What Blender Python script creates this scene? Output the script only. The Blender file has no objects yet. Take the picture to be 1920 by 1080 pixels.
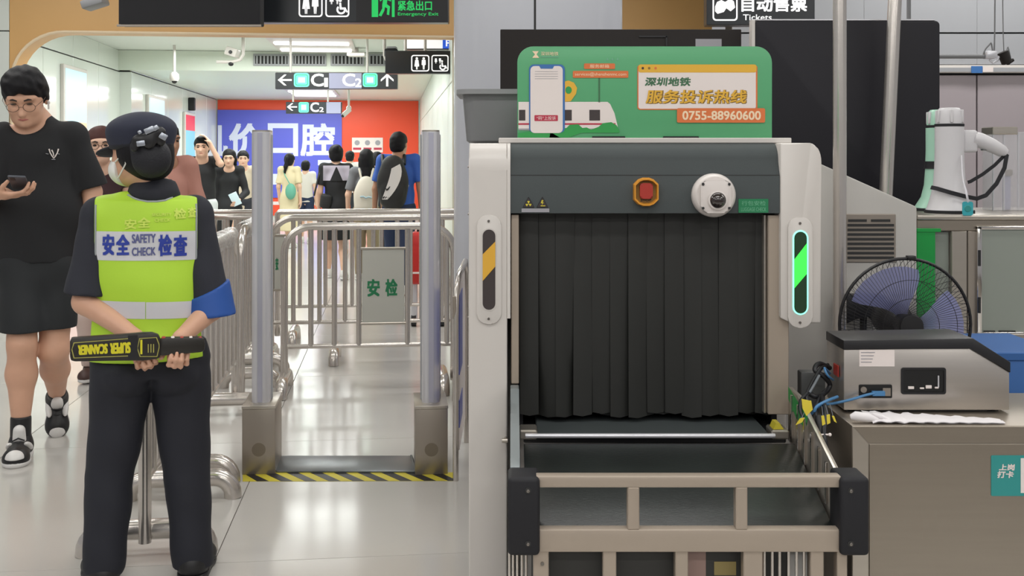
import bpy, bmesh, math, random
import numpy as np
from mathutils import Vector, Matrix
from mathutils.bvhtree import BVHTree
random.seed(7)
S = bpy.context.scene
COL = S.collection
PI = math.pi
R = math.radians

# ------------------------------------------------------------------ camera, world, lights, exposure
FOC, CX, HY, CAMZ = 2000.0, 960.0, 295.0, 1.40
cd = bpy.data.cameras.new('camera'); cam = bpy.data.objects.new('camera', cd); COL.objects.link(cam)
cam.location = (0, 0, CAMZ); cam.rotation_euler = (PI/2, 0, 0)
cd.sensor_width = 36.0; cd.lens = 36.0*FOC/1920.0
cd.shift_x = 0.0; cd.shift_y = -(540.0-HY)/1920.0
cd.clip_start = 0.05; cd.clip_end = 120
S.camera = cam
S.view_settings.view_transform = 'Standard'; S.view_settings.look = 'None'
S.view_settings.gamma = 1.0; S.view_settings.use_curve_mapping = False
S.view_settings.exposure = 0.0
wd = bpy.data.worlds.new('hall_light'); S.world = wd; wd.use_nodes = True
wd.node_tree.nodes['Background'].inputs[0].default_value = (0.98, 0.97, 1.0, 1)
wd.node_tree.nodes['Background'].inputs[1].default_value = 0.33

def area(name, loc, sx, sy, power, col=(1, .98, .96), rot=(0, 0, 0)):
    l = bpy.data.lights.new(name, 'AREA'); l.shape = 'RECTANGLE'; l.size = sx; l.size_y = sy
    l.energy = power; l.color = col
    o = bpy.data.objects.new(name, l); o.location = loc; o.rotation_euler = rot; COL.objects.link(o)
    return o
# hall ceiling lamps (rows run across the hall), then the lamps of the corridor
for ly, pw in ((-4.2, 58), (-1.6, 53), (1.0, 40), (3.4, 27), (5.8, 34), (8.2, 40)):
    for lx in (-3.6, 0.2, 4.0):
        area('hall_lamp', (lx, ly, 3.52), 2.6, 0.32, pw)
TH = math.atan(0.1125); CT, ST = math.cos(TH), math.sin(TH)
def cor(u, v, z=0.0):                     # corridor frame -> world
    return Vector((u*CT - v*ST, u*ST + v*CT, z))
for v, z, pw in ((11.4, 2.93, 64), (13.2, 2.93, 66), (15.3, 2.93, 66), (18.0, 2.64, 62), (20.3, 2.64, 68), (22.6, 2.64, 76)):
    area('corridor_lamp', cor(-1.7, v, z), 2.6, 0.5, pw, (.97, 1, .97), (0, 0, TH))

# ------------------------------------------------------------------ helpers
def at(px, py, d):                        # a point seen at pixel (px,py) at depth d
    return Vector(((px-CX)*d/FOC, d, CAMZ-(py-HY)*d/FOC))
def corp(px, py, v0):                     # the same on the corridor cross-plane v = v0 -> (u, z)
    t = (px-CX)/FOC
    Y = v0/(CT - t*ST); X = t*Y
    return X*CT + Y*ST, CAMZ-(py-HY)*Y/FOC

def lin(h):
    h = h.lstrip('#'); c = [int(h[i:i+2], 16)/255 for i in (0, 2, 4)]
    return tuple(x/12.92 if x <= .04045 else ((x+.055)/1.055)**2.4 for x in c) + (1,)
MATS = {}
def M(name, hexc=None, rough=.5, metal=0.0, var=0.0, vs=8.0, bump=0.0, bs=60.0, spec=.5, emit=0.0,
      trans=0.0, alpha=1.0, stretch=None, coat=0.0, sss=0.0):
    if hexc is None: return MATS[name]
    m = bpy.data.materials.new(name); m.use_nodes = True; nt = m.node_tree
    b = nt.nodes['Principled BSDF']; c = lin(hexc)
    b.inputs['Base Color'].default_value = c
    b.inputs['Roughness'].default_value = rough; b.inputs['Metallic'].default_value = metal
    b.inputs['Specular IOR Level'].default_value = spec
    b.inputs['Transmission Weight'].default_value = trans; b.inputs['Alpha'].default_value = alpha
    b.inputs['Coat Weight'].default_value = coat
    if emit:
        b.inputs['Emission Color'].default_value = c; b.inputs['Emission Strength'].default_value = emit
    tc = None
    def coords(sc):
        nonlocal tc
        if tc is None: tc = nt.nodes.new('ShaderNodeTexCoord')
        mp = nt.nodes.new('ShaderNodeMapping'); nt.links.new(tc.outputs['Object'], mp.inputs[0])
        mp.inputs['Scale'].default_value = sc if sc else (1, 1, 1)
        return mp.outputs[0]
    if var:
        n = nt.nodes.new('ShaderNodeTexNoise'); n.inputs['Scale'].default_value = vs; n.inputs['Detail'].default_value = 4
        nt.links.new(coords(stretch), n.inputs['Vector'])
        mx = nt.nodes.new('ShaderNodeMix'); mx.data_type = 'RGBA'; mx.inputs[0].default_value = 1
        mx.inputs[6].default_value = tuple(x*(1-var) for x in c[:3])+(1,)
        mx.inputs[7].default_value = tuple(min(1, x*(1+var)) for x in c[:3])+(1,)
        nt.links.new(n.outputs['Fac'], mx.inputs[0]); nt.links.new(mx.outputs[2], b.inputs['Base Color'])
    if bump:
        n = nt.nodes.new('ShaderNodeTexNoise'); n.inputs['Scale'].default_value = bs; n.inputs['Detail'].default_value = 3
        nt.links.new(coords(stretch), n.inputs['Vector'])
        bp = nt.nodes.new('ShaderNodeBump'); bp.inputs['Strength'].default_value = bump; bp.inputs['Distance'].default_value = .004
        nt.links.new(n.outputs['Fac'], bp.inputs['Height']); nt.links.new(bp.outputs['Normal'], b.inputs['Normal'])
    MATS[name] = m
    return m

class MB:
    """collects shapes into one bmesh"""
    def __init__(s): s.bm = bmesh.new()
    def add(s, vs, fs):
        v = [s.bm.verts.new(p) for p in vs]
        for f in fs:
            try: s.bm.faces.new([v[i] for i in f])
            except ValueError: pass
        return v
    def box(s, lo, hi, bev=0.0, seg=2, mat=None):
        x0, y0, z0 = lo; x1, y1, z1 = hi
        ps = [Vector(p) for p in ((x0,y0,z0),(x1,y0,z0),(x1,y1,z0),(x0,y1,z0),(x0,y0,z1),(x1,y0,z1),(x1,y1,z1),(x0,y1,z1))]
        if mat: ps = [mat @ p for p in ps]
        fs = ((0,3,2,1),(4,5,6,7),(0,1,5,4),(1,2,6,5),(2,3,7,6),(3,0,4,7))
        v = s.add(ps, fs)
        if bev:
            es = list({e for x in v for e in x.link_edges})
            bmesh.ops.bevel(s.bm, geom=es, offset=bev, segments=seg, affect='EDGES', profile=.5)
        return s
    def tube(s, pts, r, seg=12, close=False, cap=True):
        pts = [Vector(p) for p in pts]; n = len(pts)
        rs = r if isinstance(r, (list, tuple)) else [r]*n
        rings = []; nrm = None
        for i, p in enumerate(pts):
            if close: t = (pts[(i+1) % n]-pts[i-1]).normalized()
            else:
                a = pts[i]-pts[i-1] if i else pts[1]-pts[0]
                b = pts[i+1]-pts[i] if i < n-1 else a
                t = (a.normalized()+b.normalized()).normalized()
            if nrm is None:
                nrm = t.orthogonal().normalized()
            else:
                nrm = (nrm - t*nrm.dot(t))
                nrm = nrm.normalized() if nrm.length > 1e-6 else t.orthogonal().normalized()
            bn = t.cross(nrm)
            rings.append([s.bm.verts.new(p+(nrm*math.cos(2*PI*k/seg)+bn*math.sin(2*PI*k/seg))*rs[i]) for k in range(seg)])
        for i in range(n if close else n-1):
            A, B = rings[i], rings[(i+1) % n]
            off = 0
            if close and i == n-1:
                off = min(range(seg), key=lambda o: (A[0].co-B[o].co).length)
            for k in range(seg):
                try: s.bm.faces.new((A[k], A[(k+1) % seg], B[(k+1+off) % seg], B[(k+off) % seg]))
                except ValueError: pass
        if cap and not close:
            s.bm.faces.new(list(reversed(rings[0]))); s.bm.faces.new(rings[-1])
        return s
    def lathe(s, prof, c=(0,0,0), axis='z', seg=32, mat=None):
        c = Vector(c); rings = []
        for (r, h) in prof:
            ring = []
            for k in range(seg):
                a = 2*PI*k/seg; x, y = r*math.cos(a), r*math.sin(a)
                p = {'z': Vector((x, y, h)), 'y': Vector((x, h, y)), 'x': Vector((h, x, y))}[axis]
                p = p + c
                if mat: p = mat @ p
                ring.append(s.bm.verts.new(p))
            rings.append(ring)
        for A, B in zip(rings, rings[1:]):
            for k in range(seg): s.bm.faces.new((A[k], A[(k+1) % seg], B[(k+1) % seg], B[k]))
        s.bm.faces.new(list(reversed(rings[0]))); s.bm.faces.new(rings[-1])
        return s
    def prism(s, poly, d0, d1, axis='y', bev=0.0, mat=None):
        """poly: 2D outline; axis y -> (x,z) pairs, x -> (y,z), z -> (x,y)"""
        def P(a, b, d):
            p = Vector({'y': (a, d, b), 'x': (d, a, b), 'z': (a, b, d)}[axis])
            return mat @ p if mat else p
        n = len(poly)
        vs = [P(a, b, d0) for a, b in poly]+[P(a, b, d1) for a, b in poly]
        fs = [tuple(range(n)), tuple(range(2*n-1, n-1, -1))]+[(i, i+n, (i+1) % n+n, (i+1) % n) for i in range(n)]
        v = s.add(vs, fs)
        if bev:
            es = list({e for x in v for e in x.link_edges})
            bmesh.ops.bevel(s.bm, geom=es, offset=bev, segments=2, affect='EDGES', profile=.5)
        return s
    def ball(s, c, r, seg=20, rings=12, mat=None):
        r = (r, r, r) if not isinstance(r, (tuple, list)) else r
        m = (mat or Matrix.Identity(4)) @ Matrix.Translation(c) @ Matrix.Diagonal((*r, 1))
        bmesh.ops.create_uvsphere(s.bm, u_segments=seg, v_segments=rings, radius=1, matrix=m)
        return s
    def obj(s, name, mat, parent=None, smooth=35, loc=None, rot=None):
        bmesh.ops.remove_doubles(s.bm, verts=s.bm.verts[:], dist=1e-6)
        bmesh.ops.recalc_face_normals(s.bm, faces=s.bm.faces[:])
        me = bpy.data.meshes.new(name); s.bm.to_mesh(me); s.bm.free()
        return mkobj(name, me, mat, parent, smooth, loc, rot)
def mkobj(name, me, mat, parent=None, smooth=35, loc=None, rot=None):
    if isinstance(mat, str): mat = MATS[mat]
    if mat: me.materials.clear(); me.materials.append(mat)
    if smooth:
        me.polygons.foreach_set('use_smooth', [True]*len(me.polygons))
        if smooth < 180: me.set_sharp_from_angle(angle=R(smooth))
    o = bpy.data.objects.new(name, me); COL.objects.link(o)
    if parent: o.parent = parent
    if loc is not None: o.location = loc
    if rot is not None: o.rotation_euler = rot
    return o
def tag(o, label=None, cat=None, group=None, kind=None):
    if label: o['label'] = label
    if cat: o['category'] = cat
    if group: o['group'] = group
    if kind: o['kind'] = kind
    return o
def thing(name, label, cat, loc=(0,0,0), rz=0.0, group=None):
    o = bpy.data.objects.new(name, None); COL.objects.link(o); o.empty_display_size = .05
    o.location = loc; o.rotation_euler = (0, 0, rz)
    return tag(o, label, cat, group)
def struct(o): o['kind'] = 'structure'; return o
def copy_tree(o, parent=None):
    c = o.copy(); COL.objects.link(c)
    if parent: c.parent = parent
    for ch in list(o.children): copy_tree(ch, c)
    return c
def rrect(x0, z0, x1, z1, r, n=6, corners='abcd'):
    """rounded rectangle outline, corners a=bottom left b=bottom right c=top right d=top left"""
    out = []
    for key, cx, cz, a0 in (('a', x0+r, z0+r, PI), ('b', x1-r, z0+r, 1.5*PI), ('c', x1-r, z1-r, 0), ('d', x0+r, z1-r, .5*PI)):
        if key in corners:
            out += [(cx+r*math.cos(a0+.5*PI*i/n), cz+r*math.sin(a0+.5*PI*i/n)) for i in range(n+1)]
        else:
            out.append({'a': (x0, z0), 'b': (x1, z0), 'c': (x1, z1), 'd': (x0, z1)}[key])
    return out
def arc(c, r, a0, a1, n, plane='xz', off=0.0):
    out = []
    for i in range(n+1):
        a = a0+(a1-a0)*i/n; p, q = c[0]+r*math.cos(a), c[1]+r*math.sin(a)
        out.append({'xz': Vector((p, off, q)), 'yz': Vector((off, p, q)), 'xy': Vector((p, q, off))}[plane])
    return out
def text_mesh(body, fat=0.0, ext=.0006, shear=0.0, res=3):
    cu = bpy.data.curves.new('lettering', 'FONT'); cu.body = body; cu.size = 1; cu.extrude = 0
    cu.offset = fat; cu.resolution_u = res; cu.shear = shear; cu.fill_mode = 'FRONT'
    o = bpy.data.objects.new('lettering', cu); COL.objects.link(o)
    dg = bpy.context.evaluated_depsgraph_get()
    me = bpy.data.meshes.new_from_object(o.evaluated_get(dg))
    bpy.data.objects.remove(o); bpy.data.curves.remove(cu)
    return me
def text(body, x0, z0, x1, z1, y, mat, parent, fat=0.0, shear=0.0, rot180=False, name='lettering', post=None):
    """flat lettering facing -y, fitted in the box (x0..x1, z0..z1) at depth y; fat thickens the strokes"""
    me = text_mesh(body, 0.0, shear=shear)
    n = len(me.vertices); co = np.empty(n*3, np.float32); me.vertices.foreach_get('co', co); co = co.reshape(-1, 3)
    mn, mx = co.min(0), co.max(0); e = fat*(z1-z0)
    sx = (x1-x0-2*e)/(mx[0]-mn[0]); sz = (z1-z0-2*e)/(mx[1]-mn[1])
    X = x0+e+(co[:, 0]-mn[0])*sx; Z = z0+e+(co[:, 1]-mn[1])*sz
    if rot180: X = x0+x1-X; Z = z0+z1-Z
    faces = [tuple(p.vertices) for p in me.polygons]
    bpy.data.meshes.remove(me)
    offs = [(0, 0)] if not fat else [(0, 0), (e, e), (-e, e), (e, -e), (-e, -e)]
    V, Fc = [], []
    for k, (ox, oz) in enumerate(offs):
        b = len(V)*n
        V.append(np.stack([X+ox, np.full(n, y-.00015*k), Z+oz], 1)); Fc += [tuple(i+b for i in f) for f in faces]
    out = np.concatenate(V)
    if post is not None: out = post(out)
    me = bpy.data.meshes.new(name); me.from_pydata(out.tolist(), [], Fc); me.update()
    return mkobj(name, me, mat, parent, 0)
def flat(poly, y, mat, parent, name, th=.0008):
    return MB().prism(poly, y-th, y, 'y').obj(name, mat, parent, 0)
def rect(x0, z0, x1, z1): return [(x0, z0), (x1, z0), (x1, z1), (x0, z1)]
def circ(cx, cz, r, n=24, rz=None): return [(cx+r*math.cos(2*PI*k/n), cz+(rz or r)*math.sin(2*PI*k/n)) for k in range(n)]

# ------------------------------------------------------------------ materials
M('white_paint', 'cfcac5', .38, var=.03, vs=3)
M('white_enamel', 'd6dcd6', .14, var=.02, vs=1.5)
M('green_white', 'dbe4d8', .4)
M('ceil_white', 'd8ddd6', .6)
M('pillar_grey', 'c2c4cc', .22, var=.02, vs=2)
M('tan', 'd2a66a', .4, var=.05, vs=1.5)
M('tan_edge', 'e8d4b4', .35)
M('hall_grey', 'a0a2a6', .45, var=.02)
M('lavender', 'a59ca0', .3, var=.03, vs=1)
M('dark_gap', '2c2c2c', .7)
M('black', '1d1d20', .4)
M('black_matt', '1f1f23', .62, spec=.35, var=.08, vs=6)
M('black_board', '212026', .55, spec=.3, var=.04, vs=3)
M('sign_dark', '2a2e33', .3)
M('hood_grey', '454b4c', .6, spec=.3, var=.05, vs=5, bump=.05, bs=300)
M('curtain', '222321', .55, var=.1, vs=14)
M('belt', '1f2422', .34, var=.45, vs=7, bump=.08, bs=90, stretch=(1, 3, 1))
M('steel', 'bdb6ac', .3, .8, var=.06, vs=4, bump=.02, bs=40, stretch=(1, 1, 14))
M('steel_h', 'a39a8e', .34, .85, var=.05, vs=4, bump=.02, bs=30, stretch=(1, 1, 24))
M('steel_light', 'c4beb8', .34, .8, var=.05, vs=4, bump=.02, bs=30, stretch=(1, 1, 24))
M('steel_dull', 'a59c92', .42, .8, var=.06, vs=4)
M('chrome', 'd8d4d0', .12, 1.0)
M('tube_steel', 'd2ccc6', .22, .8, var=.04, vs=3)
M('alu', 'd8d8de', .26, .4)
M('bare_frame', 'ab9e90', .4, .3, var=.05, vs=6)
M('screw', '8a8580', .35, 1.0)
M('yellow', 'dba83a', .45)
M('hazard_yellow', 'cdbf3c', .5, var=.15, vs=10)
M('led_green', '3cff4a', .4, emit=1.0)
M('led_ring', '8cffd8', .4, emit=1.3)
M('led_dark', '23402a', .3)
M('stop_yellow', 'd8932f', .4)
M('stop_red', 'a8362c', .35)
M('cam_white', 'd9d2ce', .3)
M('glass_dark', '2a2220', .06, coat=1)
M('green_board', '5caa78', .45)
M('print_green', '2f9a4c', .5); M('print_dgreen', '3e6d4c', .5); M('print_orange', 'd9743e', .5); M('print_yellow', 'e2b03a', .5)
M('print_white', 'e6dcd8', .5); M('print_blue', '3a6fae', .5); M('print_red', 'b8324a', .5); M('print_dark', '3c3434', .5)
M('print_brown', '8a6a2a', .5); M('print_cyan', '2f8f8c', .45); M('print_grey', '9b9aa0', .5); M('print_teal', '1f7a4f', .5)
M('sign_white', 'f4f4f4', .4, emit=.75); M('sign_green', '18b858', .4, emit=.75); M('sign_mint', '5fe0b4', .4, emit=.6)
M('sign_lilac', '9496ae', .3)
M('tube_light', 'ffffff', .4, emit=3.2)
M('bin_grey', '77787a', .45, var=.06, vs=5)
M('poster_blue', '5a60cc', .4); M('poster_red', 'ea5030', .4); M('poster_pale', 'd7dcf2', .4)
M('navy', '23252f', .8, bump=.12, bs=220); M('navy_dark', '1c1e28', .75); M('vest', 'b2dc3a', .6, bump=.06, bs=150)
M('vest_print', 'cbe25c', .5); M('vest_band', 'cfd0d6', .3); M('vest_trim', '9aa0a2', .5); M('vest_blue', '2a3fa0', .5)
M('cuff_blue', '1f4f9e', .6)
M('skin', 'd2a389', .5, var=.06, vs=20); M('skin_pale', 'ddb49c', .5, var=.05, vs=20); M('skin_tan', 'b08368', .5, var=.05, vs=20)
M('hair', '121115', .6, spec=.25, bump=.3, bs=120, stretch=(1, 1, .2)); M('hair_brown', '4a2a26', .6, spec=.3, bump=.3, bs=120)
M('tee_black', '1b1c1f', .85, bump=.1, bs=160); M('short_black', '1f2225', .8)
M('lip', 'b06a60', .5); M('eye', '1c1614', .2); M('brow', '2a211e', .7)
M('shoe_white', 'dcdad8', .4); M('shoe_black', '1a1a1c', .45)
M('wand_black', '24211d', .4); M('wand_yellow', 'd8d02a', .45); M('wand_frame', 'a49f52', .45)
M('floor_tile', 'c1beb9', .16, var=.05, vs=2.2, spec=.5); M('floor_gap', '6d665e', .8)
# ================================================================== SETTING
def corbox(name, lo, hi, mat, parent=None):       # a box in the corridor frame (u, v, z)
    o = MB().box(lo, hi).obj(name, mat, parent, 0)
    if parent is None: o.rotation_euler = (0, 0, TH)
    return o
V0, VB, VE = 10.3, 16.45, 24.3
UL, UL2, UR = -4.04, -3.87, .63
fl = struct(MB().box((-9, -8, -.12), (9, 26, -.006)).obj('floor', 'floor_gap', None, 0))
tl = MB().box((.0015, .0015, -.006), (1.1985, 1.5735, 0), .0008, 1); tl_me = None
for i in range(-5, 7):
    for j in range(-2, 14):
        u, v = -.612+1.2*i, 3.772+1.575*j
        if v > 9 and (u > .6 or u < -4.9): continue
        if tl_me is None:
            o = tl.obj('tile', 'floor_tile', fl, 0); tl_me = o.data
        else:
            o = bpy.data.objects.new('tile', tl_me); COL.objects.link(o); o.parent = fl
        o.location = cor(u, v, 0); o.rotation_euler = (0, 0, TH)
struct(MB().box((-9, -8, 3.6), (9, 10.9, 3.75)).obj('ceiling', 'ceil_white', None, 0))
struct(corbox('ceiling_corridor', (-4.3, V0+.3, 3.0), (.9, VB, 3.12), 'ceil_white'))
struct(corbox('ceiling_corridor_low', (-4.3, VB, 2.7), (.9, VE+.2, 3.12), 'green_white'))

# the portal wall: tan cladding with one rounded corner, and the white cladding left of it
pu0, _ = corp(18, 100, V0); pul, _ = corp(22, 100, V0); pur, _ = corp(872, 100, V0); pu1, _ = corp(1335, 30, V0)
_, pzt = corp(400, 63, V0); pr = corp(122, 100, V0)[0]-pul
opening = [(pul, 0.0)]+[(pul+pr-pr*math.cos(a), pzt-pr*.95+pr*.95*math.sin(a)) for a in [i*PI/20 for i in range(11)]]+[(pur, pzt), (pur, 0.0)]
po = MB().prism([(pu0, 0)]+opening+[(pu1, 0), (pu1, 3.6), (pu0, 3.6)], V0, V0+.3, 'y').obj('wall_portal', 'tan', None, 30)
po.rotation_euler = (0, 0, TH); struct(po)
rim = MB().tube([Vector((u, V0-.004, z)) for u, z in opening], .014, 8).obj('trim_1', 'tan_edge', None, 60)
rim.rotation_euler = (0, 0, TH); struct(rim)
wl = struct(corbox('wall_front_left', (-8.5, V0+.03, 0), (pu0, V0+.3, 3.6), 'dark_gap'))
for z0, z1 in ((0, 1.27), (1.28, 2.56), (2.57, 3.6)):
    for k in range(3):
        u1 = pu0-1.3*k-.003
        o = MB().box((u1-1.29, V0-.01, z0), (u1, V0+.03, z1), .004, 1).obj('panel', 'white_enamel', wl, 0)
# corridor walls: cladding panels with open joints
def clad(name, segs, face, zs, mat, side, w=1.3):
    v_a, v_b, u = segs
    wal = struct(corbox(name, (min(u, u+face*.25)+(.03 if face > 0 else 0), v_a, 0), (max(u, u+face*.25)-(.03 if face < 0 else 0), v_b, 3.0), 'dark_gap'))
    n = max(1, round((v_b-v_a)/w)); st = (v_b-v_a)/n
    for k in range(n):
        for z0, z1 in zs:
            a, b = (u, u+.03) if face > 0 else (u-.03, u)
            MB().box((a, v_a+k*st+.006, z0), (b, v_a+(k+1)*st-.006, z1), .004, 1).obj('panel', mat, wal, 0)
    return wal
Z2 = ((.1, 2.675), (2.69, 3.0))
clad('wall_left', (V0+.3, VB+.05, UL), -1, Z2, 'white_enamel', 'l')
clad('wall_left_far', (VB+.05, VE, UL2), -1, Z2, 'white_enamel', 'l')
struct(corbox('trim_2', (UL-.02, VB+.03, 0), (UL2, VB+.06, 2.675), 'white_enamel'))
clad('wall_right', (V0+.3, VE, UR), 1, ((.1, 2.2), (2.21, 2.69)), 'green_white', 'r', 1.5)
struct(corbox('trim_5', (UR-.035, V0+.28, 0), (pur+.02, V0+.302, 2.69), 'green_white'))
struct(corbox('baseboard_left', (UL-.01, V0+.3, 0), (UL+.012, VB, .1), 'steel_dull'))
struct(corbox('baseboard_right', (UR-.012, V0+.3, 0), (UR+.01, VE, .1), 'steel_dull'))
struct(corbox('wall_far', (-4.3, VE, 0), (.9, VE+.2, 3.0), 'white_enamel'))
bk = struct(corbox('trim_3', (-4.2, VB-.05, 2.70), (.6, VB-.001, 2.995), 'green_white'))
# posters on the far wall (each a thin printed board)
def cpoly(pxs, v): return [corp(x, y, v) for x, y in pxs]
def crect(x0, y0, x1, y1, v):
    u0, z1 = corp(x0, y0, v); u1, z0 = corp(x1, y1, v); return u0, z0, u1, z1
pr_t = thing('wall_poster', 'large orange red advertising poster on the far corridor wall', 'poster', (0,0,0), TH)
u0, _, u1, _ = crect(404, 187, 776, 250, VE)
MB().box((UL2+.02, VE-.02, .1), (UR-.035, VE, 2.68)).obj('board', 'poster_red', pr_t, 0)
tb = thing('wall_sign', 'white three panel notice on the red poster', 'sign', (0,0,0), TH)
q = crect(660, 258, 718, 286, VE)
MB().box((q[0], VE-.035, q[1]), (q[2], VE-.02, q[3]), .004, 1).obj('board', 'print_white', tb, 0)
for k in range(3):
    c = q[0]+(q[2]-q[0])*(k+.5)/3; w = (q[2]-q[0])*.13
    flat(rect(c-w, q[1]+.06, c+w, q[1]+.11), VE-.036, 'print_red', tb, 'label')
    flat(circ(c, q[1]+.22, .06, 10), VE-.036, 'print_grey', tb, 'pictogram')
pb = thing('wall_poster', 'blue advertising poster with large white lettering on the far wall', 'poster', (0,0,0), TH)
q = crect(404, 206, 641, 370, VE)
MB().box((UL2+.02, VE-.045, q[1]), (q[2], VE-.02, q[3])).obj('board', 'poster_blue', pb, 0)
cu0 = UL2+.03
def clipleft(me_o, x):
    bm = bmesh.new(); bm.from_mesh(me_o.data)
    bmesh.ops.bisect_plane(bm, geom=bm.verts[:]+bm.edges[:]+bm.faces[:], plane_co=(x, 0, 0), plane_no=(1, 0, 0), clear_inner=True)
    bm.to_mesh(me_o.data); bm.free()
for ch, x0, x1 in (('机', 352, 427), ('价', 429, 492), ('口', 502, 559), ('腔', 563, 628)):
    a = crect(x0, 231, x1, 293, VE-.05)
    if ch == '机': a = (a[0]-.02, a[1], a[2], a[3])
    o = text(ch, a[0], a[1], a[2], a[3], VE-.0455, 'poster_pale', pb, fat=.03, name='lettering')
    if ch == '机': clipleft(o, cu0)
for x0, y0, x1, y1, m in ((506, 326, 560, 346, 'poster_pale'), (596, 300, 638, 310, 'poster_pale')):
    a = crect(x0, y0, x1, y1, VE-.05); flat(rect(*a), VE-.0455, m, pb, 'printed_box')
for x0, x1 in ((503, 537), (566, 600)):
    a = crect(x0, 378, x1, 384, VE-.03); flat(rect(*a), VE-.0205, 'print_white', pr_t, 'printed_line')
# lit advertising boxes on the left corridor wall, and a glowing panel imitating reflections
def ad_box(label, v0, v1, u, z0, z1, cols):
    t = thing('light_box', label, 'light box', (0,0,0), TH, None)
    MB().box((u, v0, z0), (u+.05, v1, z1), .008, 1).obj('frame', 'white_paint', t, 30)
    n = len(cols); h = (z1-z0-.1)/n
    for k, c in enumerate(cols):
        MB().box((u+.05, v0+.05, z0+.05+k*h), (u+.053, v1-.05, z0+.05+(k+1)*h)).obj('print', c, t, 0)
M('ad_cyan', 'b8e4ee', .3, emit=.35); M('ad_orange', 'f2c9a0', .3, emit=.3); M('ad_pink', 'eeb0a8', .3, emit=.3); M('ad_red', 'd8382c', .3, emit=.3); M('ad_teal', '78b8cc', .3, emit=.3)
ad_box('lit advertising box, pale blue over orange, nearest on the left corridor wall', 13.6, 14.6, UL, .5, 2.55, ('ad_pink', 'ad_orange', 'ad_cyan'))
ad_box('lit advertising box, red over teal, farthest on the left corridor wall', 20.4, 21.4, UL2, .4, 2.25, ('ad_teal', 'ad_cyan', 'ad_teal', 'ad_teal', 'ad_teal', 'ad_red'))
ad_box('glowing white and pink panel imitating reflections, in the middle of the left corridor wall', 17.4, 18.6, UL2, .4, 2.4, ('ad_pink', 'ad_cyan', 'ad_cyan'))  # added panel, its glow and colours stand in for reflections on the cladding

# hall wall on the right, facing the camera
YW = 9.0
wr = struct(MB().box((1.86, YW+.03, 0), (8.5, YW+.3, 3.6)).obj('wall_right_hall', 'dark_gap', None, 0))
def zp(py, d=YW): return at(0, py, d).z
xs = [1.86, at(1620, 0, YW).x, at(1832, 0, YW).x, 5.6, 7.2, 8.5]
for a, b in zip(xs, xs[1:]):
    for z0, z1, m in ((.12, zp(141), 'lavender'), (zp(121), zp(63.5), 'hall_grey'), (zp(60.5), 3.6, 'hall_grey')):
        if z0 < .2:
            MB().box((a+.006, YW, z0), (b-.006, YW+.03, z1), .004, 1).obj('panel', m, wr, 0)
        else:
            MB().box((a+.0005, YW, z0), (b-.0005, YW+.03, z1), .002, 1).obj('panel', m, wr, 0)
tr = struct(MB().box((1.86, YW-.06, zp(137)), (8.5, YW+.03, zp(123)), .008, 2).obj('trim_4', 'white_paint', None, 30))
MB().box((1.87, YW-.063, zp(135.5)), (8.5, YW-.059, zp(128)), .0, 1).obj('groove', 'hall_grey', tr, 0)
st1 = thing('wall_sticker', 'small blue sticker with pale end on the white wall rail', 'sticker')
a, b = at(1821, 137, YW-.064), at(1842, 124, YW-.064)
MB().box((a.x, YW-.068, a.z), (b.x, YW-.0635, b.z)).obj('label', 'print_blue', st1, 0)
a, b = at(1842, 135, YW-.064), at(1862, 126, YW-.064)
MB().box((a.x+.002, YW-.068, a.z), (b.x, YW-.0635, b.z)).obj('label', 'print_white', st1, 0)

# big rounded pillar behind the scanner
pz = 6.0; pxl, pxr = at(848, 0, pz).x, at(1172, 0, pz).x
pil = MB().prism(rrect(pxl, pz, pxr, pz+.75, .16, 10), 0.0, 3.6, 'z').obj('pillar', 'pillar_grey', None, 30)
tag(pil, 'large smooth light grey pillar behind the scanner and green board', 'pillar')
xj = at(1003, 0, pz).x
MB().box((xj-.006, pz-.001, .1), (xj+.006, pz+.002, 3.55)).obj('joint', 'dark_gap', pil, 0)
MB().prism(rrect(pxl-.008, pz-.008, pxr+.008, pz+.758, .165, 10), 0.0, .12, 'z').obj('plinth', 'steel_dull', pil, 30)

# ================================================================== ceiling fittings of the corridor
def troffer(label, v0, v1, u0, u1, z):
    t = thing('ceiling_light', label, 'ceiling light', (0,0,0), TH)
    MB().box((u0-.06, v0-.08, z-.03), (u1+.06, v1+.08, z-.001), .006, 1).obj('housing', 'white_paint', t, 30)
    n = 3
    for k in range(n):
        v = v0+(v1-v0)*(k+.5)/n
        MB().box((u0, v-.10, z-.055), (u1, v+.10, z-.0305), .008, 1).obj('tube', 'tube_light', t, 30)
    return t
ua, _ = corp(516, 80, 15.0); ub, _ = corp(655, 80, 15.0)
troffer('bright three tube ceiling light before the vent grilles', 13.5, 16.2, ua, ub, 3.0)
ua, _ = corp(546, 176, 21.3); ub, _ = corp(626, 176, 21.3)
troffer('small bright ceiling light above the small exit sign', 20.4, 22.4, ua, ub, 2.7)
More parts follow.
